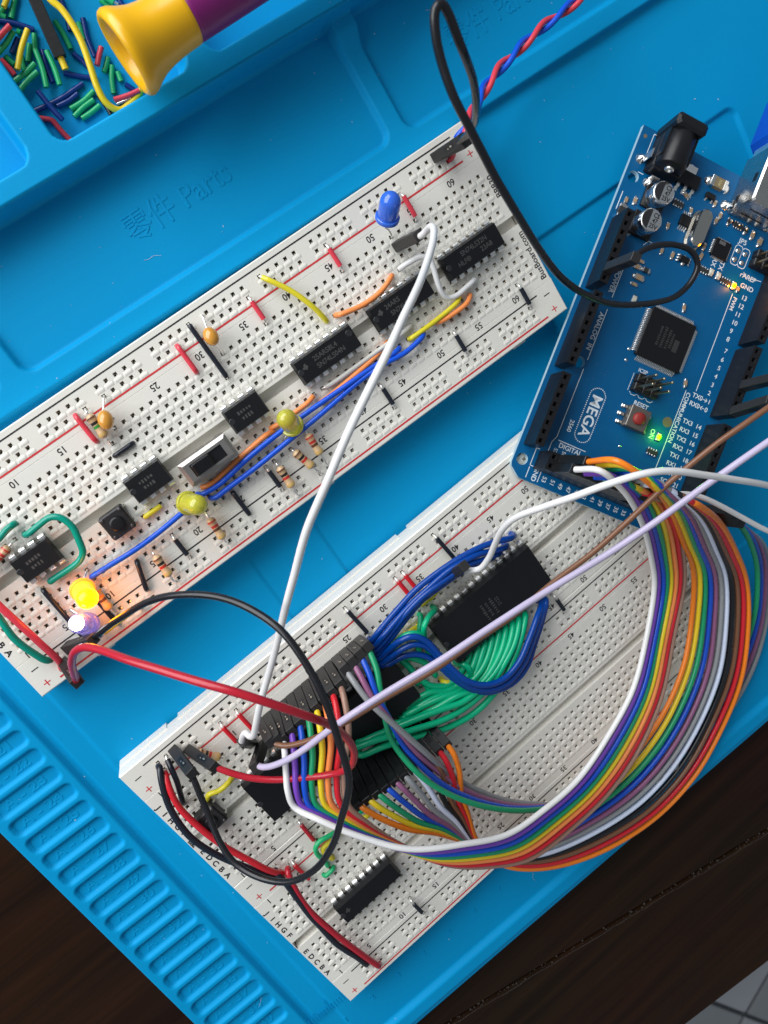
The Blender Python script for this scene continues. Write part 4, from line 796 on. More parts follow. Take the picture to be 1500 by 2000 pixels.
for k, q in enumerate([[(896,1105,9.6),(870,1125,10.2),(845,1152,10.4),(825,1180,10)], [(888,1120,9.5),(862,1142,10),(838,1170,10)], [(818,1225,9.6),(805,1230,10.4),(795,1240,9.8)], [(895,1330,11),(882,1333,11.6),(868,1332,11)]]):
    W = [at(*p) for p in q]; longwire('yellow wire %s' % ('half hidden below the blue bundle, outer one', 'half hidden below the blue bundle, nearest the memory chip pins', 'stub showing between green wires left of the memory chip', 'stub showing between green wires below the blue loop')[k], 'lemon', [W[0]-z3*2.5]+W+[W[-1]-z3*2.5], 'half hidden yellow wires', r=.8, bare=0)
# ------------------------------------------------------------------ screwdriver and tray contents
a0, a1 = at(240, 110, 21), at(637, -160, 23); ax = (a1-a0)/np.linalg.norm(a1-a0)
ax = ax/np.linalg.norm(ax)
sd = thing('screwdriver', 'screwdriver handle with a flared yellow end and a purple grip at the top left', 'screwdriver', T(*a0))
YEL = mat('yellow_rubber', (.80, .42, .0), .33, var=.05, bump=.05, coat=.15); PUR = mat('purple_rubber', (.19, .008, .13), .36, var=.08, bump=.08)
m = MB(); m.lathe([(.2, 10.0), (2.7, 9.8), (3.6, 8.2), (4.5, 4.6), (5.4, 2.4), (6.3, 1.0), (7.0, .15), (7.7, .05), (8.3, .5), (8.55, 1.3), (8.3, 2.4), (7.5, 3.9), (6.7, 5.9), (6.25, 8.2), (6.0, 10.6), (5.9, 12.8), (5.9, 14.6), (5.85, 15.3), (5.7, 15.5)], 40, (0, 0, 0), ax); m.build('flared_end', YEL, sd)
m = MB(); m.lathe([(5.4, 15.3), (5.75, 15.5), (5.8, 16.4), (5.9, 20), (6.05, 26), (6.2, 33), (6.2, 62), (5.6, 66)], 40, (0, 0, 0), ax)
m.build('grip', PUR, sd)
m = MB(); m.lathe([(2.0, 66), (2.0, 120)], 20, (0, 0, 0), ax); m.build('shaft', TIN, sd)
# yellow lead lying in the tray
yl = [at(*q) for q in [(80,-40,6.5),(98,-2,6.5),(118,15,6.5),(138,42,6.3),(158,78,5.8),(175,125,5.2),(190,170,4.6),(205,198,4.0),(222,212,3.4),(236,215,3.0),(250,206,2.8),(268,188,2.8),(285,160,2.8)]]
t = thing('yellow_lead', 'yellow lead curving through the tray of wire offcuts to below the screwdriver', 'jumper lead', T(*yl[0])); m = MB(); m.tube(catmull(yl), .74, 12); m.build('insulation', wm('yellow', .4), t, yl[0])
p0, p1 = at(118, 112, 4.2), at(72, 8, 5.0)
t = thing('plug_housing', 'long black plug with a yellow stub lying in the tray of offcuts', 'connector', T(*p0))
M = frame((0, 0, 0), np.cross(p1-p0, (0, 0, 1)), p1-p0)
m = MB(); m.box((0, 0, 7), (2.5, 2.5, 14), .15); o = m.build('housing', DARKPL, t); o.matrix_basis = mm(M)
m = MB(); m.box((0, 0, 21), (2.1, 2.1, 14), .1); o = m.build('sleeve', BLKPL, t); o.matrix_basis = mm(M)
m = MB(); m.box((.3, -1.24, 12.6), (.8, .12, 1.6)); o = m.build('contact', TIN, t); o.matrix_basis = mm(M)
m = MB(); m.tube([(0, 0, .2), (0, 0, -2.4)], .72, 10); o = m.build('wire_stub', wm('yellow', .4), t); o.matrix_basis = mm(M)
TZ = 1.6
OFF = [('yellow',(16,-8),(7,14),1,'short yellow offcut at the very top left corner'),('leaf',(31,-8),(22,36),0,'green offcut right of the yellow one at the top left corner'),('leaf',(10,8),(-3,28),0,'green offcut cut by the left picture edge at the top'),('leaf',(2,30),(12,34),0,'green offcut seen nearly end on above the dark blue one'),
 ('navy',(-8,40),(66,58),0,'dark blue offcut lying level near the top left'),('coral',(19,50),(-8,80),2,'red offcut crossing the left picture edge'),('leaf',(26,61),(-6,106),1,'green offcut under the red one at the left edge'),('leaf',(33,60),(40,64),0,'tiny green offcut above the upright yellow one'),('navy',(35,74),(23,104),0,'dark blue offcut left of the upright yellow one'),
 ('yellow',(54,57),(34,136),2,'upright yellow offcut among green ones'),('leaf',(67,66),(69,100),0,'green offcut right of the upright yellow one'),('leaf',(58,86),(55,121),0,'green offcut behind the upright yellow one'),('leaf',(10,110),(28,126),0,'green offcut below the upright yellow one, mostly hidden'),('coral',(2,117),(29,147),1,'dull red offcut against the tray wall at the left'),
 ('leaf',(68,124),(22,163),1,'upper one of two parallel green offcuts at the tray wall'),('leaf',(73,140),(36,180),1,'lower one of two parallel green offcuts at the tray wall'),('leaf',(69,97),(91,171),1,'long green offcut standing left of a dark blue one'),('navy',(83,98),(103,161),0,'dark blue offcut between two long green ones'),('leaf',(91,99),(117,166),1,'long green offcut right of a dark blue one'),
 ('leaf',(107,41),(138,96),0,'green offcut lying along the black plug'),('navy',(143,105),(173,131),0,'dark blue offcut pointing at the yellow lead'),('navy',(125,142),(184,153),0,'dark blue offcut passing below the yellow lead'),('navy',(162,36),(186,111),0,'long dark blue offcut beside the screwdriver end'),('leaf',(153,44),(163,78),0,'green offcut half hidden by the yellow lead'),
 ('coral',(198,92),(190,128),1,'red offcut touching the screwdriver end'),('leaf',(211,112),(203,141),0,'short green offcut below the red one near the screwdriver'),('leaf',(219,128),(222,183),0,'upright green offcut below the screwdriver'),('leaf',(230,140),(237,159),0,'green offcut tip peeping out under the screwdriver'),('navy',(162,163),(67,217),0,'long dark blue offcut under the crossed one'),('navy',(152,183),(112,208),0,'short dark blue offcut parallel to the long one'),
 ('navy',(74,178),(122,234),2,'dark blue offcut crossing over the long one'),('leaf',(183,178),(138,213),0,'uppermost of three parallel green offcuts'),('leaf',(183,195),(145,228),0,'middle one of three parallel green offcuts'),('leaf',(195,206),(160,232),0,'lowest of three parallel green offcuts'),('coral',(272,177),(223,195),1,'red offcut beside the tray wall under the screwdriver'),
 ('leaf',(196,0),(216,14),0,'green offcut at the top edge left of the screwdriver'),('leaf',(203,-6),(222,6),1,'green offcut cut by the top edge beside a bare wire'),('navy',(228,-8),(243,16),0,'dark blue offcut at the top edge behind the screwdriver'),('navy',(118,-4),(137,60),0,'dark blue offcut below the upper part of the yellow lead'),('leaf',(40,108),(50,140),0,'green offcut below the lower end of the upright yellow one'),('navy',(245,165),(262,176),0,'dark blue offcut tip below the screwdriver')]
for c, q0, q1, lv, lb in OFF:
    z = TZ+.62+lv*1.15; A, B = at(*q0, z), at(*q1, z+.15*lv); o_ = (A+B)/2
    t = thing('wire_offcut', lb, 'wire offcut', T(*o_), 'offcuts of wire insulation in the tray')
    bow = np.cross(B-A, z3)*random.uniform(-.05, .05); pth = catmull([A-o_, (A+B)/2-o_+bow, B-o_], .8)
    m = MB(); m.tube(pth, .60, 10, cap=False); u = (pth[-1]-pth[0]); u /= np.linalg.norm(u)
    for e, s in ((pth[0], -1), (pth[-1], 1)): m.lathe([(.60, 0), (.36, .01), (.34, -.8)], 10, e, u*s)
    m.build('sleeve', wm(c, .4), t)
A = [at(*q) for q in ((70,230,2.3),(86,232,2.3),(101,235,2.3),(104,237,2.3),(120,256,2.4),(142,279,2.6))]
t = thing('wire_offcut', 'red offcut bent in the middle near the tray corner', 'wire offcut', T(*A[0]), 'offcuts of wire insulation in the tray'); m = MB(); m.tube(catmull(A, .5), .6, 10); m.build('sleeve', wm('coral', .4), t, A[0])
for c, q, lb in (('black', ((192,186,2.0),(205,204,2.0),(217,224,2.2)), 'thin black wire offcut below the yellow lead at the tray wall'), ('tin', ((228,204,2.0),(245,197,2.0),(264,190,2.2)), 'bare silver wire end beside the red offcut'), ('tin', ((212,-2,3),(222,4,3.2),(231,8,3.0)), 'bare silver wire end at the top edge left of the screwdriver')):
    A = [at(*p) for p in q]; t = thing('wire_offcut', lb, 'wire offcut', T(*A[0]), 'offcuts of wire insulation in the tray'); m = MB(); m.tube(catmull(A, .5), .38 if c == 'tin' else .5, 8); m.build('strand', TIN if c == 'tin' else wm(c), t, A[0])
# ------------------------------------------------------------------ the blue controller board (local x down the board, y across, z = 0 on the solder mask)
mc = thing('controller_board', 'blue microcontroller circuit board printed MEGA, propped on the corner of the double breadboard', 'circuit board', MR)
cu = bpy.data.curves.new('pcb', 'CURVE'); cu.dimensions = '2D'; cu.fill_mode = 'BOTH'; cu.extrude = .8*S; cu.resolution_u = 8
def spl(pts):
    s = cu.splines.new('POLY'); s.points.add(len(pts)-1); s.use_cyclic_u = True
    for p, q in zip(s.points, pts): p.co = (q[0]*S, q[1]*S, 0, 1)
spl([(0, 0), (98.2, 0), (99.2, .3), (101.2, 2.9), (101.6, 3.6), (101.6, 50.6), (99, 53.3), (0, 53.3)])
for hx, hy in ((13.97, 2.54), (96.52, 2.54), (66.04, 7.62), (15.24, 50.8), (90.2, 50.8)): spl([(hx+1.6*math.cos(a), hy+1.6*math.sin(a)) for a in np.linspace(0, 2*math.pi, 25)[:-1]])
o = bpy.data.objects.new('pcb', cu); COL.objects.link(o); pm = bpy.data.meshes.new_from_object(o.evaluated_get(bpy.context.evaluated_depsgraph_get())); bpy.data.objects.remove(o); bpy.data.curves.remove(cu)
pm.materials.clear(); pm.materials.append(PCB); pm.materials.append(mat('board_edge', (.36, .50, .56), .6, var=.1))
for p in pm.polygons: p.material_index = 0 if abs(p.normal.z) > .5 else 1; p.use_smooth = False
link('substrate', pm, mc, T(0, 0, -.8))
Z0 = .02
def ptext(m, t, x, y, size, rot, stretch=1.): m.text(t, size, T(x, y, Z0) @ RZ(rot), stretch=stretch)
m = MB()
def line(x0, y0, x1, y1, w_=.22):
    d = np.array([x1-x0, y1-y0]); n_ = np.array([-d[1], d[0]])/np.linalg.norm(d)*w_/2
    m.quad([(x0-n_[0], y0-n_[1], Z0), (x1-n_[0], y1-n_[1], Z0), (x1+n_[0], y1+n_[1], Z0), (x0+n_[0], y0+n_[1], Z0)])
ptext(m, 'MEGA', 78.3, 16.15, 4.4, 0, 1.02); ptext(m, '2560', 83.0, 11.9, 1.75, 0)
Lh, Rr = 11.0, 2.35
per = 2*Lh+2*math.pi*Rr
for k in range(62):
    s = per*k/62; cx, cy = 78.2, 16.15
    if s < Lh: q = (cx-Lh/2+s, cy+Rr)
    elif s < Lh+math.pi*Rr: a = math.pi/2-(s-Lh)/Rr; q = (cx+Lh/2+Rr*math.cos(a), cy+Rr*math.sin(a))
    elif s < 2*Lh+math.pi*Rr: q = (cx+Lh/2-(s-Lh-math.pi*Rr), cy-Rr)
    else: a = -math.pi/2-(s-2*Lh-math.pi*Rr)/Rr; q = (cx-Lh/2+Rr*math.cos(a), cy+Rr*math.sin(a))
    m.lathe([(.18, Z0), (.18, Z0+.005)], 8, (q[0], q[1], 0))
for t_, x, y, sz, rt in (('RESET', 69.9, 29.0, 1.75, 90), ('ICSP', 61.1, 25.9, 1.5, 90), ('JP5', 16.1, 39.6, 2.0, 90), ('AREF', 24.5, 45.4, 1.9, 90), ('GND', 27.2, 45.8, 1.9, 90), ('TX', 24.9, 36.1, 1.9, 0), ('RX', 24.9, 33.7, 1.9, 0), ('ON', 75.9, 35.1, 1.8, 0),
                         ('PWM', 33.0, 43.6, 1.7, 0), ('POWER', 41.9, 8.5, 1.9, 0), ('ANALOG  IN', 56.6, 8.5, 1.9, 0), ('COMMUNICATION', 68.6, 41.0, 1.75, 0), ('DIGITAL', 89.1, 14.4, 1.9, 90), ('IOREF', 28.6, 5.9, 1.5, 90), ('GND', 98.9, 7.5, 1.9, 0)): ptext(m, t_, x, y, sz, rt)
for t_, x in zip(('13', '12', '11', '10', '9', '8'), (30.2, 32.7, 35.2, 37.7, 40.2, 42.7)): ptext(m, t_, x, 46.2, 1.9, 90)
for t_, x in zip(('7', '6', '5', '4', '3', '2'), (46.0, 48.6, 51.2, 53.7, 56.3, 58.8)): ptext(m, t_, x, 46.9, 1.8, 90)
for t_, x, y in (('TX0→1', 61.1, 45.3), ('RX0←0', 63.5, 45.3)): ptext(m, t_, x, y, 1.85, 90)
for k, (a, b_) in enumerate((('TX3', '14'), ('RX3', '15'), ('TX2', '16'), ('RX2', '17'), ('TX1', '18'), ('RX1', '19'), ('SDA', '20'), ('SCL', '21'))): ptext(m, a, 68.8+2.54*k, 44.0, 1.8, 90); ptext(m, b_, 68.8+2.54*k, 47.6, 1.85, 90)
for k in range(12): ptext(m, str(53-2*k), 99.4, 10.45+2.54*k, 1.75, 0)
for k in range(16): ptext(m, str(52-2*k), 90.9, 10.45+2.54*k, 1.5, 0)
for a in ((30.5, 42.4, 59.8, 42.9), (60.8, 40, 86, 40), (37.9, 9.55, 46.2, 9.55), (49.7, 9.55, 64.6, 9.55), (67.3, 9.45, 87.2, 9.45), (87.2, 9.45, 89.1, 8.6), (89.1, 8.6, 92, 8.6), (87.9, 10.2, 87.9, 18.8), (97.6, 5.3, 100.8, 5.3), (97.6, 8.9, 100.8, 8.9), (92.2, 5.2, 97.2, 5.2), (92.2, 5.2, 92.2, 6.2), (97.2, 5.2, 97.2, 6.2)): line(*a)
for k in range(5): line(52.3+2.9*k, 6.6, 54.4+2.9*k, 6.6, .28)
for cy in (39.25, 41.65):
    q = [(17.4, cy-.7), (17.4, cy+.7), (18.0, cy+1.2), (22.4, cy+1.2), (23.0, cy+.7), (23.0, cy-.7), (22.4, cy-1.2), (18.0, cy-1.2)]
    for a, b_ in zip(q, q[1:]+q[:1]): line(*a, *b_, .2)
for y in (24.3, 26.9, 29.5):
    q = [(67.6, y), (68.2, y+.6), (68.2, y+1.7), (67.6, y+2.3)]
    for a, b_ in zip(q, q[1:]): line(*a, *b_, .16)
line(62.4, 23.6, 67.5, 23.6, .16); line(1.0, 3.7, 7.2, 3.7, .2); line(1.0, 3.7, 1.0, 4.6, .2); line(12.2, 3.3, 12.2, 5.0, .2); line(18.8, 1.3, 24.0, 1.3, .24); line(24.3, 42.6, 24.3, 43.4); line(24.3, 42.6, 25.1, 42.6)
for a in ((26.7, 43.7), (28.9, 46.6)): pass
line(23.6, 43.2, 24.6, 44.0, .2); line(24.6, 44.0, 23.8, 49.2, .2); line(27.9, 13.4, 29.5, 12.4, .18); line(27.9, 13.4, 27.9, 15.4, .18)
m.build('silkscreen', SILK, mc)
m = MB()                                                         # vias and test pads
for k in range(120):
    x, y = random.uniform(16, 90), random.uniform(11, 42)
    if 42 < x < 60 and 20 < y < 37: continue
    m.lathe([(.2, .012), (.12, .02)], 7, (x, y, 0))
tag(m.build('vias', mat('via', (.02, .10, .22), .4, var=0), mc), kind='stuff')
for x, y, r in ((71.1, 38.2, 1.45), (2.6, 1.5, .55)): m = MB(); m.lathe([(r, .01), (r, .03)], 24, (x, y, 0)); m.build('test_pad', mat('tan_pad', (.17, .13, .08), .5, var=.1), mc)
for x, y in ((82.7, 27.6), (60.1, 20), (57, 19.6)): m = MB(); m.lathe([(.42, .01), (.3, .12), (.1, .16)], 12, (x, y, 0)); m.build('solder_dot', SOLDER, mc)
# header sockets
def socket(n, rows, M, label=None):
    t = link('header_socket', None, mc, M); m = MB(); h = 8.5; L_ = n*2.54; W_ = rows*2.54
    V = []; F = []; MI = []
    for i in range(n):
        for j in range(rows):
            cx, cy = i*2.54, j*2.54
            def ring(q, z): V.extend([(cx-q, cy-q, z), (cx+q, cy-q, z), (cx+q, cy+q, z), (cx-q, cy+q, z)]); return len(V)-4
            a = ring(1.27, h); b_ = ring(.62, h); c = ring(.40, h-.45); d = ring(.36, h-2.2)
            for A, B, k_ in ((a, b_, 0), (b_, c, 0), (c, d, 1)):
                for k in range(4): F.append((A+k, A+(k+1) % 4, B+(k+1) % 4, B+k)); MI.append(k_)
            F.append((d, d+1, d+2, d+3)); MI.append(1)
    x0, x1, y0, y1 = -1.27, L_-1.27, -1.27, W_-1.27
    k = len(V); V.extend([(x0, y0, .1), (x1, y0, .1), (x1, y1, .1), (x0, y1, .1), (x0, y0, h), (x1, y0, h), (x1, y1, h), (x0, y1, h)])
    for a, b_ in ((0, 1), (1, 2), (2, 3), (3, 0)): F.append((k+a, k+b_, k+b_+4, k+a+4)); MI.append(0)
    m.add(V, F); m.mi = MI; o = m.mesh('header_socket', [BLKPL, mat('socket_well', (.006, .006, .007), .6, var=0)])
    t2 = link('header_socket', o, mc, M); bpy.data.objects.remove(t); return t2
socket(8, 1, T(27.94, 2.54, 0)); socket(8, 1, T(50.8, 2.54, 0)); socket(8, 1, T(73.66, 2.54, 0))
socket(10, 1, T(18.8, 50.8, 0)); socket(8, 1, T(45.72, 50.8, 0)); socket(8, 1, T(68.58, 50.8, 0))
socket(18, 2, Matrix.Rotation(math.radians(90), 4, 'Z') @ T(7.62, -96.52, 0))
# power jack
j = link('power_jack', None, mc); m = MB()
m.box((.5, 8.8, 5.5), (3.4, 9.0, 11.0), .7); m.box((6.8, 8.8, 2.6), (9.6, 8.6, 5.2), .3)
m.lathe([(4.0, 0), (4.05, .1), (4.05, 9.0), (3.8, 9.4), (.3, 9.5)], 28, (2.0, 8.8, 6.3), (1, 0, 0))
m.prism([(2, 4.6), (9.5, 4.6), (9.5, 6.2), (2, 6.2)], 4, 8.2, .4); m.prism([(2, 11.4), (9.5, 11.4), (9.5, 13), (2, 13)], 4, 8.2, .4)
jo = m.build('power_jack', BLKPL, mc); bpy.data.objects.remove(j)
m = MB(); m.lathe([(1.3, 0), (1.3, .35), (1.0, .6), (.5, .45), (.45, .1)], 18, (11.5, 8.8, 6.6), (1, 0, 0)); m.build('rivet', TIN, jo)
for q in (((8.2, 3.6, 2.2), (2.4, .35, 4.2)), ((12.9, 7.6, 1.4), (.35, 2.6, 2.8))): m = MB(); m.box(*q); m.build('solder_tab', TIN, jo)
for q in ((8.6, 2.6), (13.6, 7.0)): m = MB(); m.lathe([(1.45, 0), (1.1, .6), (.5, 1.3), (.1, 1.5)], 16, (q[0], q[1], 0)); m.build('solder_joint', SOLDER, jo)
# electrolytic capacitors
def elcap(x, y):
    e = MB(); e.box((0, 0, .5), (6.6, 6.6, 1.0), .15); c = e.build('electrolytic_capacitor', BLKPL, mc); c.matrix_basis = mm(T(x, y, 0))
    e = MB(); e.lathe([(3.0, .9), (3.1, 1.1), (3.15, 1.5), (3.0, 1.8), (3.15, 2.1), (3.15, 5.2), (3.0, 5.45), (2.75, 5.55), (.1, 5.55)], 36); e.build('can', mat('aluminium', (.78, .78, .77), .26, 1., var=.05, vscale=300), c)
    e = MB(); an = np.linspace(math.pi*1.06, math.pi*1.94, 16); e.prism([(2.72*math.cos(a), 2.72*math.sin(a)) for a in an], 5.55, 5.58); e.build('polarity_mark', INK, c)
    e = MB(); e.m = 0
    for k, t_ in enumerate(('CS', '47', '25V')): e.text(t_, 1.75, T(-1.45+1.5*k, 1.0, 5.6) @ RZ(90), stretch=.85)
    e.build('printing', INK, c)
elcap(17.0, 10.3); elcap(25.1, 9.8)
# passive parts and small chips
def smd(x, y, rot=0, l=1.6, w_=.85, h=.5, body=None, name='surface_mount_part'):
    c = MB(); c.box((0, 0, h/2), (l*.62, w_*.96, h), .04); o = c.build(name, body or SMDT, mc); o.matrix_basis = mm(T(x, y, 0) @ RZ(rot))
    for s in (-1, 1): c = MB(); c.box((s*l*.4, 0, h/2+.01), (l*.22, w_, h+.03), .06); c.lathe([(w_*.5, 0), (w_*.42, h*.4), (w_*.2, h*.7)], 8, (s*l*.52, 0, 0)); c.build('end_cap', SOLDER, o)
    return o
for a in ((33.9,13.5,90),(35.7,12.9,90,2.0,1.3,.6),(35.6,15.6,90,2.2,1.3,.8,SMDB),(38.2,14.5,90,2.6,1.5,.7),(40.4,14.0,90,1.8,.9),(24.2,2.8,0,3.4,2.2,1.3,SMDB),(20.7,3.0,0,1.6,.9),(19.7,5.4,0,1.8,1.0),
          (15.1,21.6,20),(21.8,16.9,10),(28.8,17.9,0),(28.5,21.3,0,1.9,.9),(10.3,27.4,0),(12.6,30.2,0,1.7,.9),(14.4,29.6,0,1.7,.9),(22.3,29.1,0,1.7,.9),(25.1,29.3,0,1.7,.9),(12.9,33.2,0,1.7,.9,.5,SMDB),(12.9,38.9,0,1.8,1.0,.5,SMDB),(13.2,41.4,0,2.1,1.1),(14.1,44.2,0,2.2,1.2,.7),
          (28.8,43.3,0,1.5,.8),(40.2,30.2,15,1.9,.9),(59.1,38.9,15,2.0,.9),(28.4,25.0,0,2.0,1.2,.6,SMDB),(12.0,18.6,60,1.9,1.0)): smd(*a)
def array(x, y, rot=0, n=4, l=3.2, w_=1.6):
    c = MB(); c.box((0, 0, .3), (l, w_*.7, .55), .03); o = c.build('resistor_array', SMDB, mc); o.matrix_basis = mm(T(x, y, 0) @ RZ(rot))
    c = MB()
    for k in range(n):
        for s in (-1, 1): c.box(((k-(n-1)/2)*l/n, s*w_*.47, .26), (l/n*.55, w_*.35, .5), .03)
    c.build('terminals', SOLDER, o)
for a in ((15.1, 17.3, 90), (12.9, 36.3, 90), (28.5, 38.9, 90), (28.4, 31.4, 90), (80.6, 37.0, 90)): array(*a)
def gull(x, y, bx, by, n, sides, pitch, h=1.0, name='small_chip', pl=.9, pw=.3, body=EPOXY, rot=0, mark=None):
    c = MB(); c.box((0, 0, h/2+.1), (bx, by, h), .12); o = c.build(name, body, mc); o.matrix_basis = mm(T(x, y, 0) @ RZ(rot))
    c = MB()
    for sd_ in sides:
        for k in range(n):
            q = (k-(n-1)/2)*pitch; f = (bx if sd_ in 'xX' else by)/2; s = 1 if sd_ in 'XY' else -1
            for d, z, l, hh in ((.22*pl, h*.55, .5*pl, .12), (.5*pl, h*.32, .12, h*.5), (.78*pl, .1, .5*pl, .12)):
                c.box((s*(f+d), q, z) if sd_ in 'xX' else (q, s*(f+d), z), (l, pw, hh) if sd_ in 'xX' else (pw, l, hh))
    c.build('pins', TIN, o); return o
gull(8.3, 17.3, 3.6, 6.4, 3, 'X', 2.3, 1.6, 'voltage_regulator', 2.0, .95); m = MB(); m.box((5.0, 17.3, .5), (1.9, 3.2, .35)); m.lathe([(1.2, .01), (.4, .3)], 12, (4.6, 17.3, 0)); m.build('heat_tab', TIN, mc)
gull(9.3, 25.2, 1.5, 2.8, 2, 'X', 1.9, 1.0, 'transistor', .7, .5); gull(18.6, 20.9, 3.0, 3.0, 4, 'xX', .65, 1.0, 'small_chip', 1.2, .32); gull(28.3, 24.8, 1.6, 2.9, 3, 'yY', .8, 1.0, 'small_chip', .7, .4)
q = gull(21.1, 33.9, 5.0, 5.0, 8, 'xXyY', .5, .85, 'interface_chip', .55, .25); m = MB(); m.box((-1.6, -.4, .97), (1.0, 2.0, .02)); m.build('dull_patch', mat('dull_patch', (.10, .10, .10), .5, var=0), q)
mcu = gull(50.8, 28.3, 14, 14, 25, 'xXyY', .5, 1.2, 'main_chip', 1.35, .27)
m = MB()
for k in range(5): m.text(('ATMEGA', '2560', '16AU', '1435', 'TW')[k] if False else '', 1, I4) if False else None
for k, (yy, n) in enumerate(((-2.4, 9), (-1.0, 10), (.4, 9), (1.6, 7))):
    for q_ in range(n): m.box(((q_-n/2)*.62, yy, 1.315), (random.uniform(.25, .45), random.uniform(.5, .95), .012))
m.box((.6, 3.2, 1.315), (3.4, 1.5, .01))
m.build('worn_print', mat('worn_print', (.030, .030, .029), .6, var=0), mcu)
smd(5.2, 26.0, 90, 5.0, 3.0, 1.4, mat('fuse_body', (.22, .17, .09), .5, var=.1), 'fuse'); m = MB(); m.text('50#', 1.1, T(5.2, 26.0, 1.45) @ RZ(0)); m.build('printing', mat('fuse_print', (.5, .42, .2), .6, var=0), mc)
# crystal can
m = MB()
def obround(l, w_, n=10):
    a = np.linspace(-math.pi/2, math.pi/2, n); return [((l-w_)/2+w_/2*math.cos(t), w_/2*math.sin(t)) for t in a]+[(-(l-w_)/2-w_/2*math.cos(t), -w_/2*math.sin(t)) for t in a]
m.prism(obround(11.6, 4.9), .1, .65, .1); m.prism(obround(10.6, 3.9), .65, 3.7, .45); o = m.build('crystal', mat('crystal_can', (.55, .53, .49), .22, 1., var=.08, vscale=200), mc); o.matrix_basis = mm(T(19.6, 25.0, 0))
# USB socket, plug and cable
m = MB(); m.box((2.9, 37.7, 5.6), (16.2, 12.0, 11.0), .5)
for q in ((7.6, 31.66, 6.0), (2.0, 31.66, 7.0)): pass
u = m.build('usb_socket', mat('usb_shell', (.58, .56, .53), .28, 1., var=.1, vscale=150), mc)
m = MB()
for x, z in ((8.0, 3.0), (3.5, 8.3)): m.box((x, 31.66, z), (2.4, .12, 1.4), .0)
m.build('shell_window', BLKPL, u)
m = MB()
for z in (3.2, 6.8): m.box((11.06, 37.7, z), (.12, 7.0, .3))
m.build('seam', BLKPL, u)
for y in (31.2, 44.2): m = MB(); m.box((9.2, y, 1.2), (2.0, .4, 2.6)); m.lathe([(1.5, 0), (1.2, .5), (.4, 1.1)], 14, (9.2, y-.6 if y < 40 else y+.6, 0)); m.build('solder_tab', SOLDER, u)
m = MB()
for k in range(4): m.lathe([(.7, 0), (.5, .5), (.2, .9)], 10, (12.5, 34+2.5*k, 0))
m.build('solder_joints', SOLDER, u)
usb = thing('usb_cable', 'blue plug of a cable pushed into the metal socket at the right picture edge', 'cable', MR)
m = MB(); m.box((-15.5, 37.7, 5.6), (16, 13, 12.0), 1.6); m.build('plug_grip', mat('blue_plug', (.003, .06, .42), .4, var=.05), usb)
m = MB(); m.box((-6.4, 37.7, 5.6), (3.0, 10.5, 9.2), .3); m.build('plug_shell', TIN, usb)
m = MB(); m.tube(catmull([(-23, 37.7, 5.6), (-40, 38, 6), (-70, 42, 4), (-120, 60, -6)]), 2.3, 14); m.build('sheath', mat('blue_plug', (.003, .06, .42), .4), usb)
# pin headers
def pins(M, tilt, label, n=3):
    b_ = MB(); 
    for i in range(2):
        for k in range(n): b_.box((i*2.54, k*2.54, 1.25), (2.45, 2.45, 2.5), .25)
    o = b_.build('pin_header', BLKPL, mc); o.matrix_basis = mm(M); pmh = MB(); pmh.box((0, 0, 0), (.62, .62, 8.6), .12); pme = pmh.mesh('pin', mat('dull_pin', (.42, .36, .24), .35, 1., var=.2))
    for i in range(2):
        for k in range(n): link('pin', pme, o, T(i*2.54, k*2.54, 5.6))
pins(T(63.6, 25.3, 0), 0, ''); pins(T(18.0, 44.9, 0), 0, '')
for x, y in ((18.9, 39.25), (18.9, 41.65), (21.5, 39.25), (21.5, 41.65)): m = MB(); m.lathe([(.75, .01), (.6, .18), (.3, .28)], 16, (x, y, 0)); m.build('solder_pad', SOLDER, mc)
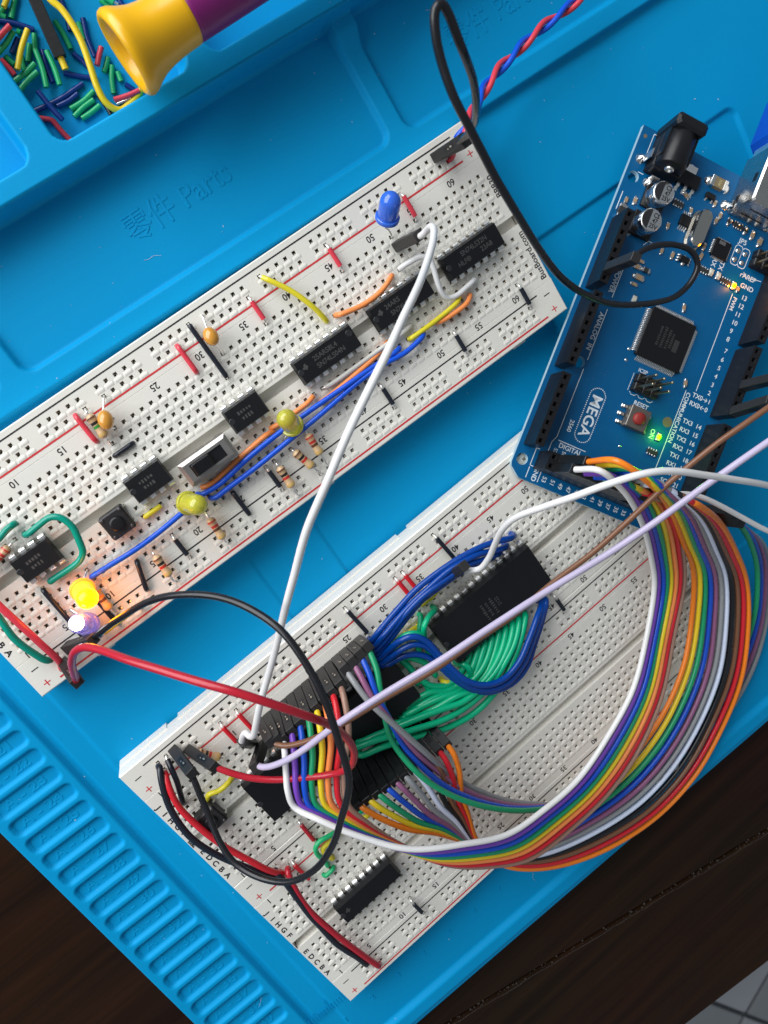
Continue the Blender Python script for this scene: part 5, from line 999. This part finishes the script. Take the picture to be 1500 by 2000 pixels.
# reset button
m = MB(); m.box((0, 0, 1.6), (6.1, 6.1, 2.8), .15); rb = m.build('reset_button', mat('button_steel', (.20, .18, .16), .4, .7, var=.12), mc); rb.matrix_basis = mm(T(74.3, 28.4, 0))
m = MB(); m.lathe([(1.75, 3.0), (1.72, 3.7), (1.55, 3.95), (.1, 4.0)], 22); m.build('plunger', mat('brick_red_plastic', (.26, .022, .018), .45, var=.06), rb)
for q in ((-2.3, -3.8), (0, -4.1), (2.3, -3.8), (-2.3, 3.5), (2.3, 3.5)): m = MB(); m.box((q[0], q[1], .5), (1.0, 1.4, .8), .2); m.box((q[0], q[1]*1.18, .3), (1.2, 1.0, .5), .2); m.build('leg', SOLDER, rb)
# board LEDs
def bled(x, y, name, emis=None, es=0):
    c = MB(); c.box((0, 0, .3), (1.9, 1.2, .55), .1); o = c.build(name, mat('led_ceramic', (.62, .60, .55), .4, var=.05), mc); o.matrix_basis = mm(T(x, y, 0))
    for s in (-1, 1): c = MB(); c.box((s*.95, 0, .25), (.5, 1.3, .5), .1); c.build('end_cap', SOLDER, o)
    if emis:
        pl = bpy.data.lights.new(name+'_glow', 'POINT'); pl.energy = .0011; pl.color = emis; pl.shadow_soft_size = .0006
        po = bpy.data.objects.new(name+'_glow', pl); COL.objects.link(po); po.parent = mc; po.location = (x*S, y*S, 2.6*S)
    c = MB(); c.box((0, 0, .68), (1.25, 1.25, .4), .2); c.build('glowing_lens' if emis else 'lens', mat(name+'_light', emis or (.6, .6, .5), .3, emis=emis, es=es, var=0) if emis else mat('clear_lens', (.62, .60, .50), .2, var=.05), o)
bled(28.0, 33.8, 'signal_led'); bled(28.0, 36.2, 'signal_led'); bled(44.2, 15.6, 'signal_led')
bled(28.5, 41.6, 'orange_signal_led', (1, .30, .0), 4.5); bled(76.0, 37.2, 'green_power_led', (.15, 1, .0), 4)
# pins under the board that carry it
m = MB()
for x, y in [(27.94+2.54*k, 2.54) for k in range(8)]+[(50.8+2.54*k, 2.54) for k in range(8)]+[(73.66+2.54*k, 2.54) for k in range(8)]+[(45.72+2.54*k, 50.8) for k in range(8)]+[(94, 7.62+2.54*k) for k in range(18)]: m.lathe([(.9, -1.6), (.5, -2.0), (.32, -2.6)], 7, (x, y, 0))
tag(m.build('solder_joints', SOLDER, mc), kind='stuff')
print('objects', len(bpy.data.objects), 'polys', sum(len(o.data.polygons) for o in bpy.data.objects if o.type == 'MESH'))
